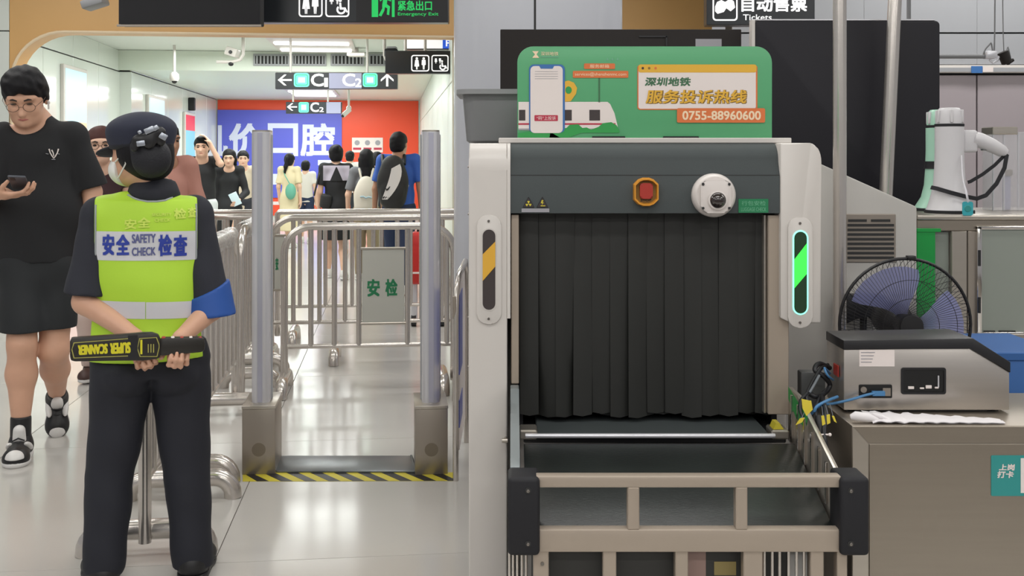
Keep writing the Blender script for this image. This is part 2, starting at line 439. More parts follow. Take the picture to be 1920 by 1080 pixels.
# vent grilles in the bulkhead
for k, (x0, x1) in enumerate(((475, 543), (547, 612), (620, 683), (686, 727))):
    t = thing('vent_grille', ('grey slatted vent, leftmost in the row above the exit sign', 'grey slatted vent, second from the left above the exit sign', 'grey slatted vent, third from the left above the exit sign', 'grey slatted vent, rightmost in the row above the exit sign')[k], 'vent', (0,0,0), TH, 'vent grilles in the bulkhead')
    q = crect(x0, 101, x1, 124, VB-.06)
    MB().box((q[0], VB-.075, q[1]), (q[2], VB-.052, q[3]), .004, 1).obj('frame', 'hall_grey', t, 0)
    MB().box((q[0]+.03, VB-.078, q[1]+.03), (q[2]-.03, VB-.0755, q[3]-.03)).obj('backing', 'dark_gap', t, 0)
    m = MB(); n = int((q[2]-q[0]-.06)/.05)
    for i in range(n):
        x = q[0]+.03+(q[2]-q[0]-.06)*(i+.5)/n
        m.box((x-.012, VB-.09, q[1]+.03), (x+.012, VB-.0785, q[3]-.03))
    tag(m.obj('slats', 'hall_grey', t, 0), kind='stuff')

# ---------------------------------------------------------------- pictograms, flat print in the x-z plane
def person_poly(cx, z0, h, skirt=False):
    w = h*.17
    body = [(cx-w*.35, z0), (cx-w*.08, z0), (cx-w*.05, z0+h*.38), (cx+w*.05, z0+h*.38), (cx+w*.08, z0), (cx+w*.35, z0)]
    if skirt: body += [(cx+w*.4, z0+h*.25), (cx+w*1.15, z0+h*.25), (cx+w*.75, z0+h*.78), (cx-w*.75, z0+h*.78), (cx-w*1.15, z0+h*.25), (cx-w*.4, z0+h*.25)]
    else: body += [(cx+w*.5, z0+h*.4), (cx+w*.65, z0+h*.36), (cx+w*1.0, z0+h*.38), (cx+w*.9, z0+h*.78), (cx-w*.9, z0+h*.78), (cx-w*1.0, z0+h*.38), (cx-w*.65, z0+h*.36), (cx-w*.5, z0+h*.4)]
    return body
def picto_frame(x0, z0, x1, z1, y, mat, par):
    w = (x1-x0)*.06; r = (x1-x0)*.14
    o, i = rrect(x0, z0, x1, z1, r), rrect(x0+w, z0+w, x1-w, z1-w, r*.7)
    m = MB(); n = len(o)
    v = m.add([(a, y, b) for a, b in o]+[(a, y, b) for a, b in i], [(k, (k+1) % n, n+(k+1) % n, n+k) for k in range(n)])
    m.obj('pictogram_frame', mat, par, 0)
def restroom(x0, z0, x1, z1, y, par, mat='sign_white'):
    picto_frame(x0, z0, x1, z1, y, mat, par); h = (z1-z0); w = x1-x0
    for cx, sk in ((x0+w*.31, True), (x0+w*.69, False)):
        flat(person_poly(cx, z0+h*.12, h*.74, sk), y, mat, par, 'pictogram')
        flat(circ(cx, z0+h*.12+h*.74*.9, h*.075, 12), y, mat, par, 'pictogram')
def wheelchair(x0, z0, x1, z1, y, par, mat='sign_white'):
    picto_frame(x0, z0, x1, z1, y, mat, par); h = z1-z0; w = x1-x0
    for cx, sk in ((x0+w*.26, True), (x0+w*.5, False)):
        flat(person_poly(cx, z0+h*.48, h*.4, sk), y, mat, par, 'pictogram')
    m = MB(); cx, cz = x0+w*.66, z0+h*.28
    m.prism([(cx+w*.2*math.cos(a), cz+w*.2*math.sin(a)) for a in [PI*.75+i*PI*1.4/12 for i in range(13)]]+[(cx+w*.12*math.cos(a), cz+w*.12*math.sin(a)) for a in [PI*2.15-i*PI*1.4/12 for i in range(13)]], y-.0008, y, 'y')
    m.prism([(cx-w*.06, cz+.0), (cx+w*.14, cz), (cx+w*.24, cz-h*.12), (cx+w*.28, cz-h*.08), (cx+w*.17, cz+h*.08), (cx+w*.02, cz+h*.08), (cx, cz+h*.26), (cx-w*.08, cz+h*.26)], y-.0008, y, 'y')
    m.obj('pictogram', mat, par, 0)
    flat(circ(cx-w*.04, cz+h*.34, h*.06, 10), y, mat, par, 'pictogram')
def arrow(x0, z0, x1, z1, y, par, direction, mat='sign_white'):
    a = .5; t = .11
    pts = [(0, .5), (.46, .96), (.62, .96), (.27, .5+t*.7), (1, .5+t*.7), (1, .5-t*.7), (.27, .5-t*.7), (.62, .04), (.46, .04)]
    if direction == 'up': pts = [(q, 1-p) for p, q in pts]
    flat([(x0+(x1-x0)*p, z0+(z1-z0)*q) for p, q in pts], y, mat, par, 'arrow')
def rbox(px0, py0, px1, py1, d):
    a, b = at(px0, py1, d), at(px1, py0, d); return a.x, a.z, b.x, b.z
def hang_sign(name, label, px0, py0, px1, py1, d, mat='sign_dark', th=.12, ceil=3.6, top=None, cat='sign', rods=(.15, .85)):
    x0, z0, x1, z1 = rbox(px0, py0, px1, py1, d)
    if top: z1 = top
    t = thing(name, label, cat)
    MB().box((x0, d, z0), (x1, d+th, z1), .006, 1).obj('housing', mat, t, 30)
    for f in rods:
        x = x0+(x1-x0)*f
        MB().tube([(x, d+th/2, z1-.01), (x, d+th/2, ceil)], .016, 10).obj('hanger', 'white_paint', t, 60)
    return t, (x0, z0, x1, z1), d
# exit sign over the portal
t, (x0, z0, x1, z1), d = hang_sign('overhead_sign', 'dark overhead sign with toilet pictograms and a green emergency exit mark', 480, 0, 841, 42, 8.0, top=2.80)
M('sign_blue_grey', '5d6874', .3)
y = d-.001
a = rbox(560, -18, 605, 32, d); restroom(*a, y, t)
a = rbox(610, -18, 655, 32, d); wheelchair(*a, y, t)
a = rbox(668, -40, 839, 40, d)
flat(rect(*a), y+.0002, 'black', t, 'exit_panel')
a = rbox(697, -26, 740, 32, d); y2 = y-.001
flat(rect(a[0], a[1], a[0]+(a[2]-a[0])*.28, a[3]), y2, 'sign_green', t, 'pictogram')
flat(rect(a[0]+(a[2]-a[0])*.88, a[1], a[2], a[3]), y2, 'sign_green', t, 'pictogram')
w, h = a[2]-a[0], a[3]-a[1]
flat([(a[0]+w*p, a[1]+h*q) for p, q in ((.3, .05), (.42, .02), (.55, .2), (.58, .32), (.68, .28), (.66, .08), (.76, .06), (.8, .34), (.66, .42), (.68, .55), (.84, .5), (.85, .58), (.66, .68), (.5, .7), (.34, .56), (.38, .5), (.5, .58), (.46, .4), (.46, .28))], y2, 'sign_green', t, 'pictogram')
flat(circ(a[0]+w*.66, a[1]+h*.82, h*.09, 12), y2, 'sign_green', t, 'pictogram')
q = rbox(746, 1, 810, 20, d); text('紧急出口', q[0], q[1], q[2], q[3], y2, 'sign_green', t, fat=.02)
q = rbox(746, 23, 822, 31, d); text('Emergency Exit', q[0], q[1], q[2], q[3], y2, 'sign_green', t, fat=.01)
q = rbox(489, 2, 493, 30, d)
# dark display panel left of it
t, b, d = hang_sign('hanging_display', 'switched off black hanging display at the top left', 222, 0, 488, 47, 7.6, mat='black_matt', top=2.95, cat='display')
MB().box((b[0]-.008, d-.012, b[1]-.012), (b[2]+.008, d+.001, b[1]+.004), .002, 1).obj('bezel', 'steel_dull', t, 0)
# wall lamp / speaker at the very top left
t = thing('wall_speaker', 'small grey speaker at the top left of the tan wall', 'speaker')
p = at(178, 6, 8.9)
MB().box((-.09, -.09, -.035), (.09, .09, .035), .012, 2, Matrix.Translation(p) @ Matrix.Rotation(R(-18), 4, 'Y')).obj('case', 'bin_grey', t, 40)
MB().tube([p, (p.x, p.y, 3.6)], .02, 10).obj('bracket', 'white_paint', t, 60)
# corridor exit signs
def exit_sign(label, px0, py0, px1, py1, d, items, ceil):
    t, (x0, z0, x1, z1), d = hang_sign('exit_sign', label, px0, py0, px1, py1, d, ceil=ceil, th=.1, rods=(.12, .75))
    y = d-.001
    for it in items:
        q = rbox(*it[1], d)
        if it[0] == 'left': arrow(*q, y, t, 'left')
        elif it[0] == 'up': arrow(*q, y, t, 'up')
        elif it[0] == 'mint':
            flat(rrect(*q, (q[2]-q[0])*.18), y, 'sign_mint', t, 'pictogram'); w = (q[2]-q[0])*.24
            picto_frame(q[0]+w*.4, q[1]+w*.4, q[2]-w*.4, q[3]-w*.4, y-.0012, 'sign_green', t)
            flat(rect(q[0]+w*1.2, q[1]+w*1.2, q[2]-w*1.2, q[3]-w*1.2), y-.0012, 'sign_white', t, 'pictogram')
        elif it[0] == 'lilac': flat(rect(*q), y+.0004, 'sign_lilac', t, 'pale_panel')
        else: text(it[0], *q, y-.0012, 'sign_white', t, fat=.02)
    return t
exit_sign('long dark exit sign lettered C1 and C2 hanging in the corridor', 516, 136, 745, 167, 14.0,
    [('lilac', (617, 137, 678, 166)), ('left', (521, 139, 547, 161)), ('mint', (551, 137, 580, 163)), ('C', (583, 138, 607, 162)), ('1', (608, 146, 615, 163)), ('C', (642, 138, 666, 162)), ('2', (666, 147, 678, 163)), ('mint', (680, 137, 708, 163)), ('up', (713, 138, 739, 162))], 3.0)
exit_sign('small far exit sign lettered C2 with a left arrow', 536, 191, 640, 213, 18.6,
    [('lilac', (612, 191.5, 639, 212.5)), ('left', (538, 193, 557, 208)), ('mint', (560, 191.5, 579, 211)), ('C', (582, 192, 598, 210)), ('2', (599, 201, 607, 210)) ], 2.7)
# dark toilet sign and lit box on the right of the corridor
t, b, d = hang_sign('overhead_sign', 'dark toilet sign hanging in the corridor beside the grey pillar', 722, 95, 846, 138, 11.6, ceil=3.0, rods=(.3, .6))
a = rbox(771, 103, 805, 134, d); restroom(*a, d-.001, t)
a = rbox(809, 103, 841, 134, d); wheelchair(*a, d-.001, t)
t, b, d = hang_sign('light_box', 'white and blue lit box hanging above the corridor toilet sign', 757, 66, 848, 93, 11.9, ceil=3.0, cat='light box', rods=(.3, .6))
a = rbox(762, 69, 830, 91, d); flat(rect(*a), d-.001, 'sign_white', t, 'lit_panel')
a = rbox(830, 69, 847, 91, d); M('lit_blue', '2f5fd8', .4, emit=.6); flat(rect(*a), d-.001, 'lit_blue', t, 'lit_panel')
a = rbox(836, 74, 845, 87, d); text('P', *a, d-.003, 'sign_white', t, fat=.03)
# ticket sign on the right
t, b, d = hang_sign('overhead_sign', 'dark ticket machine sign at the top right, above the black boards', 1325, 0, 1528, 47, 7.5, top=2.72)
y = d-.001
a = rbox(1336, -20, 1383, 39, d); picto_frame(*a, y, 'sign_white', t)
w, h = a[2]-a[0], a[3]-a[1]
flat([(a[0]+w*p, a[1]+h*q) for p, q in ((.1, .3), (.2, .22), (.45, .28), (.55, .4), (.72, .3), (.9, .42), (.85, .62), (.7, .7), (.5, .6), (.35, .66), (.18, .6), (.1, .45))], y, 'sign_white', t, 'pictogram')
a = rbox(1390, -6, 1513, 22, d); text('自动售票', *a, y, 'sign_white', t, fat=.03)
a = rbox(1393, 27, 1447, 38, d); text('Tickets', *a, y, 'sign_white', t, fat=.01)

# ---------------------------------------------------------------- CCTV cameras and small ceiling things
def cctv_arm(label, px, py, d, ceil, flip=1):
    t = thing('security_camera', label, 'camera'); s = d/FOC
    p = at(px, py, d)
    MB().tube([p+Vector((22*s*flip, 0, 40*s)), p+Vector((22*s*flip, 0, -2*s)), p+Vector((16*s*flip, 0, -12*s)), p+Vector((2*s*flip, 0, -16*s)), p+Vector((-28*s*flip, 0, -16*s))], 3.2*s, 10).obj('arm', 'white_paint', t, 60)
    MB().tube([p+Vector((22*s*flip, 0, 38*s)), (p.x+22*s*flip, p.y, ceil)], 3.2*s, 10).obj('drop_rod', 'white_paint', t, 60)
    MB().box((-11*s, -14*s, -8*s), (11*s, 14*s, 8*s), 2*s, 2, Matrix.Translation(p+Vector((2*s*flip, 0, 2*s))) @ Matrix.Rotation(R(18*flip), 4, 'Y')).obj('camera_body', 'white_paint', t, 40)
    MB().lathe([(3*s, 0), (3.4*s, -2*s), (2.2*s, -4*s)], p+Vector((2*s*flip, -14*s, 1*s)), 'y', 14).obj('lens', 'black', t, 40)
    MB().ball(p+Vector((-1*s, 0, -20*s)), (5*s, 5*s, 4*s)).obj('dome', 'black', t, 60)
    return t
cctv_arm('white security camera on a bent arm, left of the vent grilles', 434, 100, 13.9, 3.0)
t = thing('security_camera', 'dark camera on a white bent arm beside the corridor toilet sign', 'camera')
d = 12.6; s = d/FOC; p = at(736, 99, d)
MB().tube([at(721, 74, d), at(721, 104, d), at(724, 112, d), at(733, 117, d), at(767, 117, d)], 3*s, 10).obj('arm', 'white_paint', t, 60)
MB().tube([at(721, 75, d), (at(721, 0, d).x, d, 3.0)], 3*s, 10).obj('drop_rod', 'white_paint', t, 60)
MB().box((-14*s, -14*s, -9*s), (10*s, 12*s, 7*s), 3*s, 2, Matrix.Translation(p)).obj('camera_body', 'black_matt', t, 40)
MB().box((-10*s, -12*s, 7*s), (8*s, 12*s, 11*s), 1*s, 1, Matrix.Translation(p)).obj('hood', 'hall_grey', t, 40)
MB().tube([p+Vector((0, 0, -8*s)), p+Vector((0, 0, -18*s))], 3*s, 8).obj('mount', 'white_paint', t, 60)
t = thing('security_camera', 'small white camera on a drop rod before the red poster', 'camera')
d = 19.5; s = d/FOC; p = at(652, 203, d)
MB().tube([(p.x+2*s, d, 2.7), p+Vector((2*s, 0, 0))], 2.2*s, 10).obj('drop_rod', 'white_paint', t, 60)
MB().ball(p+Vector((2*s, 0, 0)), 5*s, 12, 8).obj('swivel', 'white_paint', t, 60)
MB().tube([p+Vector((4*s, 0, -2*s)), p+Vector((-8*s, -6*s, -14*s))], 4.5*s, 12).obj('camera_body', 'white_paint', t, 40)
MB().ball(p+Vector((-8.2*s, -6.5*s, -14.2*s)), 3.4*s, 10, 6).obj('lens', 'black', t, 60)
t = thing('security_camera', 'white dome camera hanging on a rod by the left corridor wall', 'camera')
d = 15.2; s = d/FOC; p = at(327, 143, d)
MB().tube([(p.x, d, 3.0), p], 2.6*s, 10).obj('drop_rod', 'white_paint', t, 60)
MB().lathe([(4*s, 8*s), (8*s, 4*s), (9*s, -4*s), (7*s, -9*s)], p, 'z', 18).obj('housing', 'white_paint', t, 60)
MB().ball(p+Vector((0, 0, -9*s)), (5*s, 5*s, 5*s), 14, 8).obj('dome', 'black', t, 60)
t = thing('wall_speaker', 'small grey horn lamp on the left corridor wall behind the guard', 'speaker')
d = 19.0; p = at(305, 172, d); s = d/FOC
MB().lathe([(3*s, -9*s), (5*s, 0), (6*s, 7*s), (5*s, 8*s)], p, 'z', 14).obj('horn', 'bin_grey', t, 60)
MB().tube([p, (p.x-.35, p.y+.1, p.z)], 2*s, 8).obj('bracket', 'white_paint', t, 60)
t = thing('ceiling_bracket', 'white ceiling bracket right of the bright ceiling light', 'bracket')
d = 15.6; s = d/FOC
MB().box((at(652, 0, d).x, d-.1, at(0, 106, d).z), (at(686, 0, d).x, d+.1, at(0, 99, d).z), .01, 1).obj('plate', 'white_paint', t, 30)
MB().box((at(666, 0, d).x, d-.04, at(0, 100, d).z), (at(672, 0, d).x, d+.04, 3.0), .004, 1).obj('stem', 'white_paint', t, 30)
t = thing('wall_speaker', 'narrow dark speaker at the top left corner of the blue poster', 'speaker', (0,0,0), TH)
u, z = corp(412, 195, 21.0); 
MB().box((UL2, 20.93, z-.13), (UL2+.12, 21.07, z+.12), .02, 2).obj('case', 'black_matt', t, 40)
# ================================================================== X-RAY SCANNER
SY = 2.80; SS = FOC/SY
def sx(px, d=SY): return (px-CX)*d/FOC
def sz(py, d=SY): return CAMZ-(py-HY)*d/FOC
xr = thing('baggage_scanner', 'large white and grey x-ray baggage scanner with black lead curtain', 'scanner')
ZT = sz(268); ZH = sz(400)
# columns, rounded at the top front edge
def column(x0, x1, z0, name):
    prof = [(SY+1.9, z0), (SY, z0), (SY, ZT-.07)]+[(SY+.055-.055*math.cos(a), ZT-.07+.07*math.sin(a)) for a in [i*PI/16 for i in range(1, 9)]]+[(SY+1.9, ZT)]
    return MB().prism(prof, x0, x1, 'x', .006).obj(name, 'white_paint', xr, 40)
lc = MB().prism([(SY+.35, .02), (SY, .02), (SY, ZT-.07)]+[(SY+.055-.055*math.cos(a), ZT-.07+.07*math.sin(a)) for a in [i*PI/16 for i in range(1, 9)]]+[(SY+.35, ZT)], sx(879), sx(951), 'x', .005).obj('left_column', 'white_paint', xr, 40)
rim_l = MB().prism([(SY+.3, sz(597)), (SY-.001, sz(597)), (SY-.001, ZT-.07)]+[(SY+.054-.055*math.cos(a), ZT-.07+.07*math.sin(a)) for a in [i*PI/16 for i in range(1, 9)]]+[(SY+.3, ZT)], sx(951), sx(957), 'x').obj('column_flange', 'white_paint', xr, 40)
zr0 = sz(606)
m = MB().prism([(sx(1463), sz(597)), (sx(1483), zr0), (sx(1540), zr0), (sx(1540), ZT-.05)]+[(sx(1540)-.03+.03*math.cos(a), ZT-.05+.05*math.sin(a)) for a in [i*PI/16 for i in range(1, 9)]]+[(sx(1463), ZT)], SY, SY+.34, 'y', .006)
rc = m.obj('right_column', 'white_paint', xr, 40)
# hood
prof = [(SY+.5, ZH), (SY+.004, ZH), (SY+.004, sz(329)), (SY+.02, ZT-.05)]+[(SY+.07-.05*math.cos(a), ZT-.05+.05*math.sin(a)) for a in [i*PI/16 for i in range(1, 9)]]+[(SY+.5, ZT)]
hood = MB().prism(prof, sx(957.5), sx(1462.5), 'x').obj('hood', 'hood_grey', xr, 30)
MB().box((sx(958), SY+.0035, sz(329.2)), (sx(1462), SY+.006, sz(327.8))).obj('seam', 'dark_gap', hood, 0)
# body
m = MB()
bx0, bx1 = sx(886), .80
m.box((bx0, SY+.34, .1), (.02, SY+1.9, 1.43), .012)
m.box((.715, SY+.30, .1), (bx1, SY+1.9, 1.43), .012)
m.box((.02, SY+.5, 1.26), (.715, SY+1.9, 1.43), .012)
m.box((.02, SY+.12, .1), (.715, SY+1.9, .655), .012)
m.obj('body', 'white_paint', xr, 40)
m = MB()
m.box((.018, SY+.1, .64), (.03, SY+1.85, 1.27)); m.box((.705, SY+.1, .64), (.72, SY+1.85, 1.27)); m.box((.02, SY+.3, 1.255), (.715, SY+1.85, 1.262)); m.box((.02, SY+1.7, .65), (.715, SY+1.72, 1.26))
m.obj('tunnel_lining', 'black_matt', xr, 0)
MB().box((.03, SY-.04, .66), (.71, SY+1.8, .678), .004).obj('tunnel_bed', 'black', xr, 0)
# inner frame strips beside the curtain
MB().box((sx(958.5), SY+.015, sz(722)), (sx(973), SY+.12, sz(403)), .002, 1).obj('inner_frame', 'bare_frame', xr, 30)
MB().box((sx(1443), SY+.015, sz(780)), (sx(1482), SY+.12, sz(404)), .002, 1).obj('inner_frame', 'bare_frame', xr, 30)
MB().box((sx(1437.5), SY+.03, sz(780)), (sx(1441.5), SY+.1, sz(404)), .001, 1).obj('edge_strip', 'steel', xr, 30)
# lead curtain, each strip a part, two overlapping layers
rnd = random.Random(3)
x0c, x1c = sx(974, 2.9), sx(1443, 2.9); n = 14; w = (x1c-x0c)/n
for lay in range(2):
    for k in range(n+(1 if lay else 0)):
        cx = x0c+w*(k+(.5 if lay == 0 else 0)); yb = SY+.055+.03*lay+rnd.uniform(-.004, .004)
        hw = w*.52; a = max(cx-hw, x0c); b = min(cx+hw, x1c)
        if b-a < .01: continue
        zb = .702+rnd.uniform(0, .012); tw = rnd.uniform(-.012, .012); sw = rnd.uniform(-.006, .010)
        m = MB(); rows = 7; nx = 3; vs = []
        for th_ in (0, .004):
            for i in range(rows):
                f = i/(rows-1); z = 1.262+(zb-1.262)*f
                for j in range(nx):
                    g = j/(nx-1); x = a+(b-a)*g + sw*f*f*.4
                    rr = .004*max(0, f-.86)/.14*abs(2*g-1)**2
                    vs.append((x, yb+th_+tw*f*(g-.5)*2+sw*f*f - .004*(1-(2*g-1)**2), z+rr))
        fs = []; o2 = rows*nx
        for i in range(rows-1):
            for j in range(nx-1):
                q = i*nx+j; fs += [(q, q+1, q+nx+1, q+nx), (q+o2, q+nx+o2, q+nx+1+o2, q+1+o2)]
            fs += [(i*nx, (i+1)*nx, (i+1)*nx+o2, i*nx+o2), (i*nx+nx-1, i*nx+nx-1+o2, (i+1)*nx+nx-1+o2, (i+1)*nx+nx-1)]
        q = (rows-1)*nx
        fs += [(q+j, q+j+1, q+j+1+o2, q+j+o2) for j in range(nx-1)]
        m.add(vs, fs); m.obj('curtain_strip', 'curtain', xr, 60)
# infeed plate and bar
MB().box((.064, 2.745, .678), (.662, 2.95, .690), .003, 1).obj('infeed_plate', 'hood_grey', xr, 30)
MB().tube([(sx(985, 2.74), 2.735, .686), (sx(1452, 2.74), 2.735, .686)], .0062, 14).obj('roller_bar', 'alu', xr, 60)
for px in (990, 1462):
    MB().box((sx(px, 2.74)-.022, 2.735, .676), (sx(px, 2.74)+.024, 2.80, .70), .004, 1).obj('bar_bracket', 'steel', xr, 30)
MB().prism([(sx(1450, 2.74), .701), (sx(1470, 2.74), .701), (sx(1462, 2.74), .717), (sx(1455, 2.74), .717)], 2.74, 2.78, 'y').obj('warning_label', 'hazard_yellow', xr, 0)
# light strips in both columns
def capsule(cx, cz0, cz1, r, n=10):
    return [(cx+r*math.cos(a), cz1-r+r*math.sin(a)) for a in [i*PI/n for i in range(n+1)]]+[(cx+r*math.cos(a), cz0+r+r*math.sin(a)) for a in [PI+i*PI/n for i in range(n+1)]]
def light_strip(px, py0, py1, lit):
    cx = sx(px); z1, z0 = sz(py0), sz(py1); r = .0165
    pl = MB().prism(rrect(cx-.032, z0-.038, cx+.032, z1+.038, .028, 6), SY-.006, SY+.004, 'y', .002).obj('light_plate', 'white_paint', xr, 40)
    flat(capsule(cx, z0-.004, z1+.004, r+.004), SY-.0062, 'led_ring' if lit else 'white_paint', pl, 'light_ring', .001)
    flat(capsule(cx, z0, z1, r), SY-.0075, 'led_dark' if lit else 'print_dark', pl, 'light_lens', .001)
    h = z1-z0
    flat([(cx-r, z0+h*.36), (cx+r, z0+h*.54), (cx+r, z0+h*.87-.004), (cx-r, z0+h*.72-.006)] if not lit else [(cx-r, z0+h*.31), (cx+r, z0+h*.49), (cx+r, z0+h*.86), (cx-r, z0+h*.66)], SY-.0088, 'led_green' if lit else 'yellow', pl, 'light_stripe', .001)
    for z in (z0-.024, z1+.022):
        MB().lathe([(.0034, SY-.0085), (.0034, SY-.005)], (cx-.001, 0, z), 'y', 12).obj('screw', 'screw', pl, 0)
light_strip(917, 430, 580, False); light_strip(1499.5, 434, 587, True)
# emergency stop
cx, cz = sx(1211), sz(360); w, h = sx(1235)-cx, (sz(333)-sz(387))/2
def octo(f, w=w, h=h): return [(cx+w*f*x, cz+h*f*z) for x, z in ((-1, -.55), (-.62, -.88), (-.25, -1), (.25, -1), (.62, -.88), (1, -.55), (1, .55), (.62, .88), (.25, 1), (-.25, 1), (-.62, .88), (-1, .55))]
m = MB(); o_, i_ = octo(1), octo(.78); nn = 12
vs = [(a, SY+.003, b) for a, b in o_]+[(a, SY-.016, b) for a, b in octo(.93)]+[(a, SY-.016, b) for a, b in octo(.84)]+[(a, SY-.002, b) for a, b in i_]
fs = [(r*nn+k, r*nn+(k+1) % nn, (r+1)*nn+(k+1) % nn, (r+1)*nn+k) for r in range(3) for k in range(nn)]
m.add(vs, fs); es = m.obj('emergency_stop', 'stop_yellow', xr, 30)
flat(octo(.8), SY-.0005, 'print_brown', es, 'stop_recess', .001)
MB().prism(rrect(cx-w*.5, cz-h*.46, cx+w*.5, cz+h*.62, w*.2), SY-.012, SY, 'y', .003).obj('stop_button', 'stop_red', es, 40)
text('STOP', cx-w*.42, cz-h*.66, cx+w*.42, cz-h*.48, SY-.002, 'print_dark', es, fat=.03)
# dome camera
cx, cz = sx(1337), sz(366); r = 41/SS
cam_o = MB().lathe([(r, SY+.003), (r, SY-.012), (r*.93, SY-.024), (r*.85, SY-.028), (.001, SY-.028)], (cx, 0, cz), 'y', 48).obj('dome_camera', 'cam_white', xr, 40)
MB().prism(rrect(cx-r*.68, cz-r*.78, cx+r*.68, cz+r*.72, r*.3, 8), SY-.040, SY-.027, 'y', .005).obj('camera_cover', 'cam_white', cam_o, 40)
MB().ball((cx+.004, SY-.036, cz-r*.2), (r*.39, r*.42, r*.39), 28, 16).obj('lens_dome', 'glass_dark', cam_o, 80)
MB().lathe([(r*.42, SY-.039), (r*.43, SY-.046), (r*.36, SY-.047), (r*.36, SY-.039)], (cx+.004, 0, cz-r*.2), 'y', 28).obj('lens_ring', 'cam_white', cam_o, 40)
for a, b in ((-.58, .52), (.6, .52), (-.58, -.56), (.6, -.56)):
    MB().lathe([(.0035, SY-.042), (.0035, SY-.038)], (cx+a*r, 0, cz+b*r), 'y', 10).obj('screw', 'dark_gap', cam_o, 0)
# stickers on the hood
for k, px in enumerate((991, 1017)):
    c = sx(px); z0 = sz(389); w = 11/SS
    flat([(c-w, z0), (c+w, z0), (c, z0+w*1.85)], SY+.003, 'black', hood, 'warning_triangle')
    flat([(c-w*.85, z0+w*.1), (c+w*.85, z0+w*.1), (c, z0+w*1.65)], SY+.002, 'print_dark', hood, 'warning_triangle')
    if k == 0:
        for a in (90, 210, 330):
            f = [(c, z0+w*.62)]+[(c+w*.5*math.cos(R(a+q)), z0+w*.62+w*.5*math.sin(R(a+q))) for q in (-28, 0, 28)]
            flat(f, SY+.001, 'hazard_yellow', hood, 'warning_mark')
    else:
        flat([(c-w*.1, z0+w*1.25), (c+w*.18, z0+w*1.25), (c+w*.02, z0+w*.85), (c+w*.25, z0+w*.85), (c-w*.12, z0+w*.4), (c-.0, z0+w*.72), (c-w*.28, z0+w*.72)], SY+.001, 'hazard_yellow', hood, 'warning_mark')
        flat(rect(c-w*.3, z0+w*.2, c+w*.5, z0+w*.34), SY+.001, 'hazard_yellow', hood, 'warning_mark')
flat(rect(sx(978), sz(398), sx(1030), sz(391)), SY+.003, 'print_grey', hood, 'warning_caption')
flat(rect(sx(1385), sz(399), sx(1441), sz(373)), SY+.003, 'print_teal', hood, 'green_sticker')
M('pale_green', '6fae8c', .5)
text('行包安检', sx(1391), sz(385.5), sx(1436), sz(376.5), SY+.002, 'pale_green', hood)
text('LUGGAGE CHECK', sx(1390), sz(396), sx(1437), sz(389), SY+.002, 'pale_green', hood)
# strip plate along the top
MB().box((sx(935, 2.88), 2.862, ZT+.0), (sx(1481, 2.88), 3.06, ZT+.0145), .002, 1).obj('top_plate', 'white_paint', xr, 30)
# rear side cabinet with the sloped top and the vent
YC = 3.75
def cxp(px, py, d=YC): p = at(px, py, d); return (p.x, p.z)
a0 = cxp(1466, 274.5); a1 = cxp(1720, 388)
cab = MB().prism([(a0[0], .06), (a1[0], .06), a1, a0], YC, YC+.85, 'y', .008).obj('side_cabinet', M('cabinet_grey', 'b4b1ac', .4, var=.03, vs=3), xr, 40)
v0 = cxp(1584, 492); v1 = cxp(1679, 401)
vent = MB().box((v0[0], YC-.006, v0[1]), (v1[0], YC+.002, v1[1]), .003, 1).obj('vent_cover', M('vent_beige', '8d847a', .5), cab, 30)
n = 9
for k in range(n):
    py = 411+k*8.7
    za, zb = cxp(0, py+4.6)[1], cxp(0, py)[1]
    if k == 0: spans = ((1589, 1624), (1632, 1668))
    else: spans = ((1588, 1675),)
    for q0, q1 in spans:
        MB().box((cxp(q0, 0)[0], YC-.0075, za), (cxp(q1, 0)[0], YC-.0062, zb)).obj('vent_slot', 'dark_gap', vent, 0)
# lower front: dark base panel with stickers
bp = MB().box((.05, 2.70, .03), (.70, 2.76, .63), .006, 1).obj('base_panel', M('base_dark', '30302e', .5), xr, 30)
# left latch
MB().tube([(sx(941), SY-.02, sz(822)), (sx(952), SY-.02, sz(822))], .006, 10).obj('latch_pin', 'steel', xr, 60)
MB().tube([(sx(948), SY-.02, sz(822)), (sx(948), SY+.002, sz(822))], .005, 10).obj('latch_pin', 'steel', xr, 60)
for py in (313, 402, 597, 690): MB().lathe([(.003, sx(878)-.002), (.003, sx(878)+.002)], (0, SY+.02, sz(py)), 'x', 10).obj('side_bolt', 'screw', xr, 0)

# ================================================================== INFEED TABLE (sloped belt in front of the scanner)
tb = thing('conveyor_table', 'sloped black infeed belt table with a pale metal front frame', 'conveyor')
YT = 2.33
def tx(px): return (px-CX)*YT/FOC
def tz(py): return CAMZ-(py-HY)*YT/FOC
m = MB(); vs = []
y0, y1, z0, z1 = 2.70, YT+.035, .675, .575
MB().prism([(y0, z0), (y1, z1), (y1, z1-.025), (y0, z0-.025)], .030, .716, 'x', .004).obj('belt', 'belt', tb, 30)
MB().tube([(.03, y0+.004, z0-.014), (.716, y0+.004, z0-.014)], .013, 16).obj('belt_roller', 'black', tb, 60)
MB().box((tx(1004), YT, tz(915)), (tx(1578), YT+.03, tz(893)), .004, 2).obj('top_rail', 'bare_frame', tb, 40)
MB().box((tx(1004), YT, tz(1036)), (tx(1578), YT+.03, tz(993)), .004, 2).obj('bottom_rail', 'bare_frame', tb, 40)
for a, b in ((1177, 1199), (1380, 1402)):
    MB().box((tx(a), YT+.001, tz(994)), (tx(b), YT+.028, tz(914)), .002, 1).obj('rail_post', 'bare_frame', tb, 30)
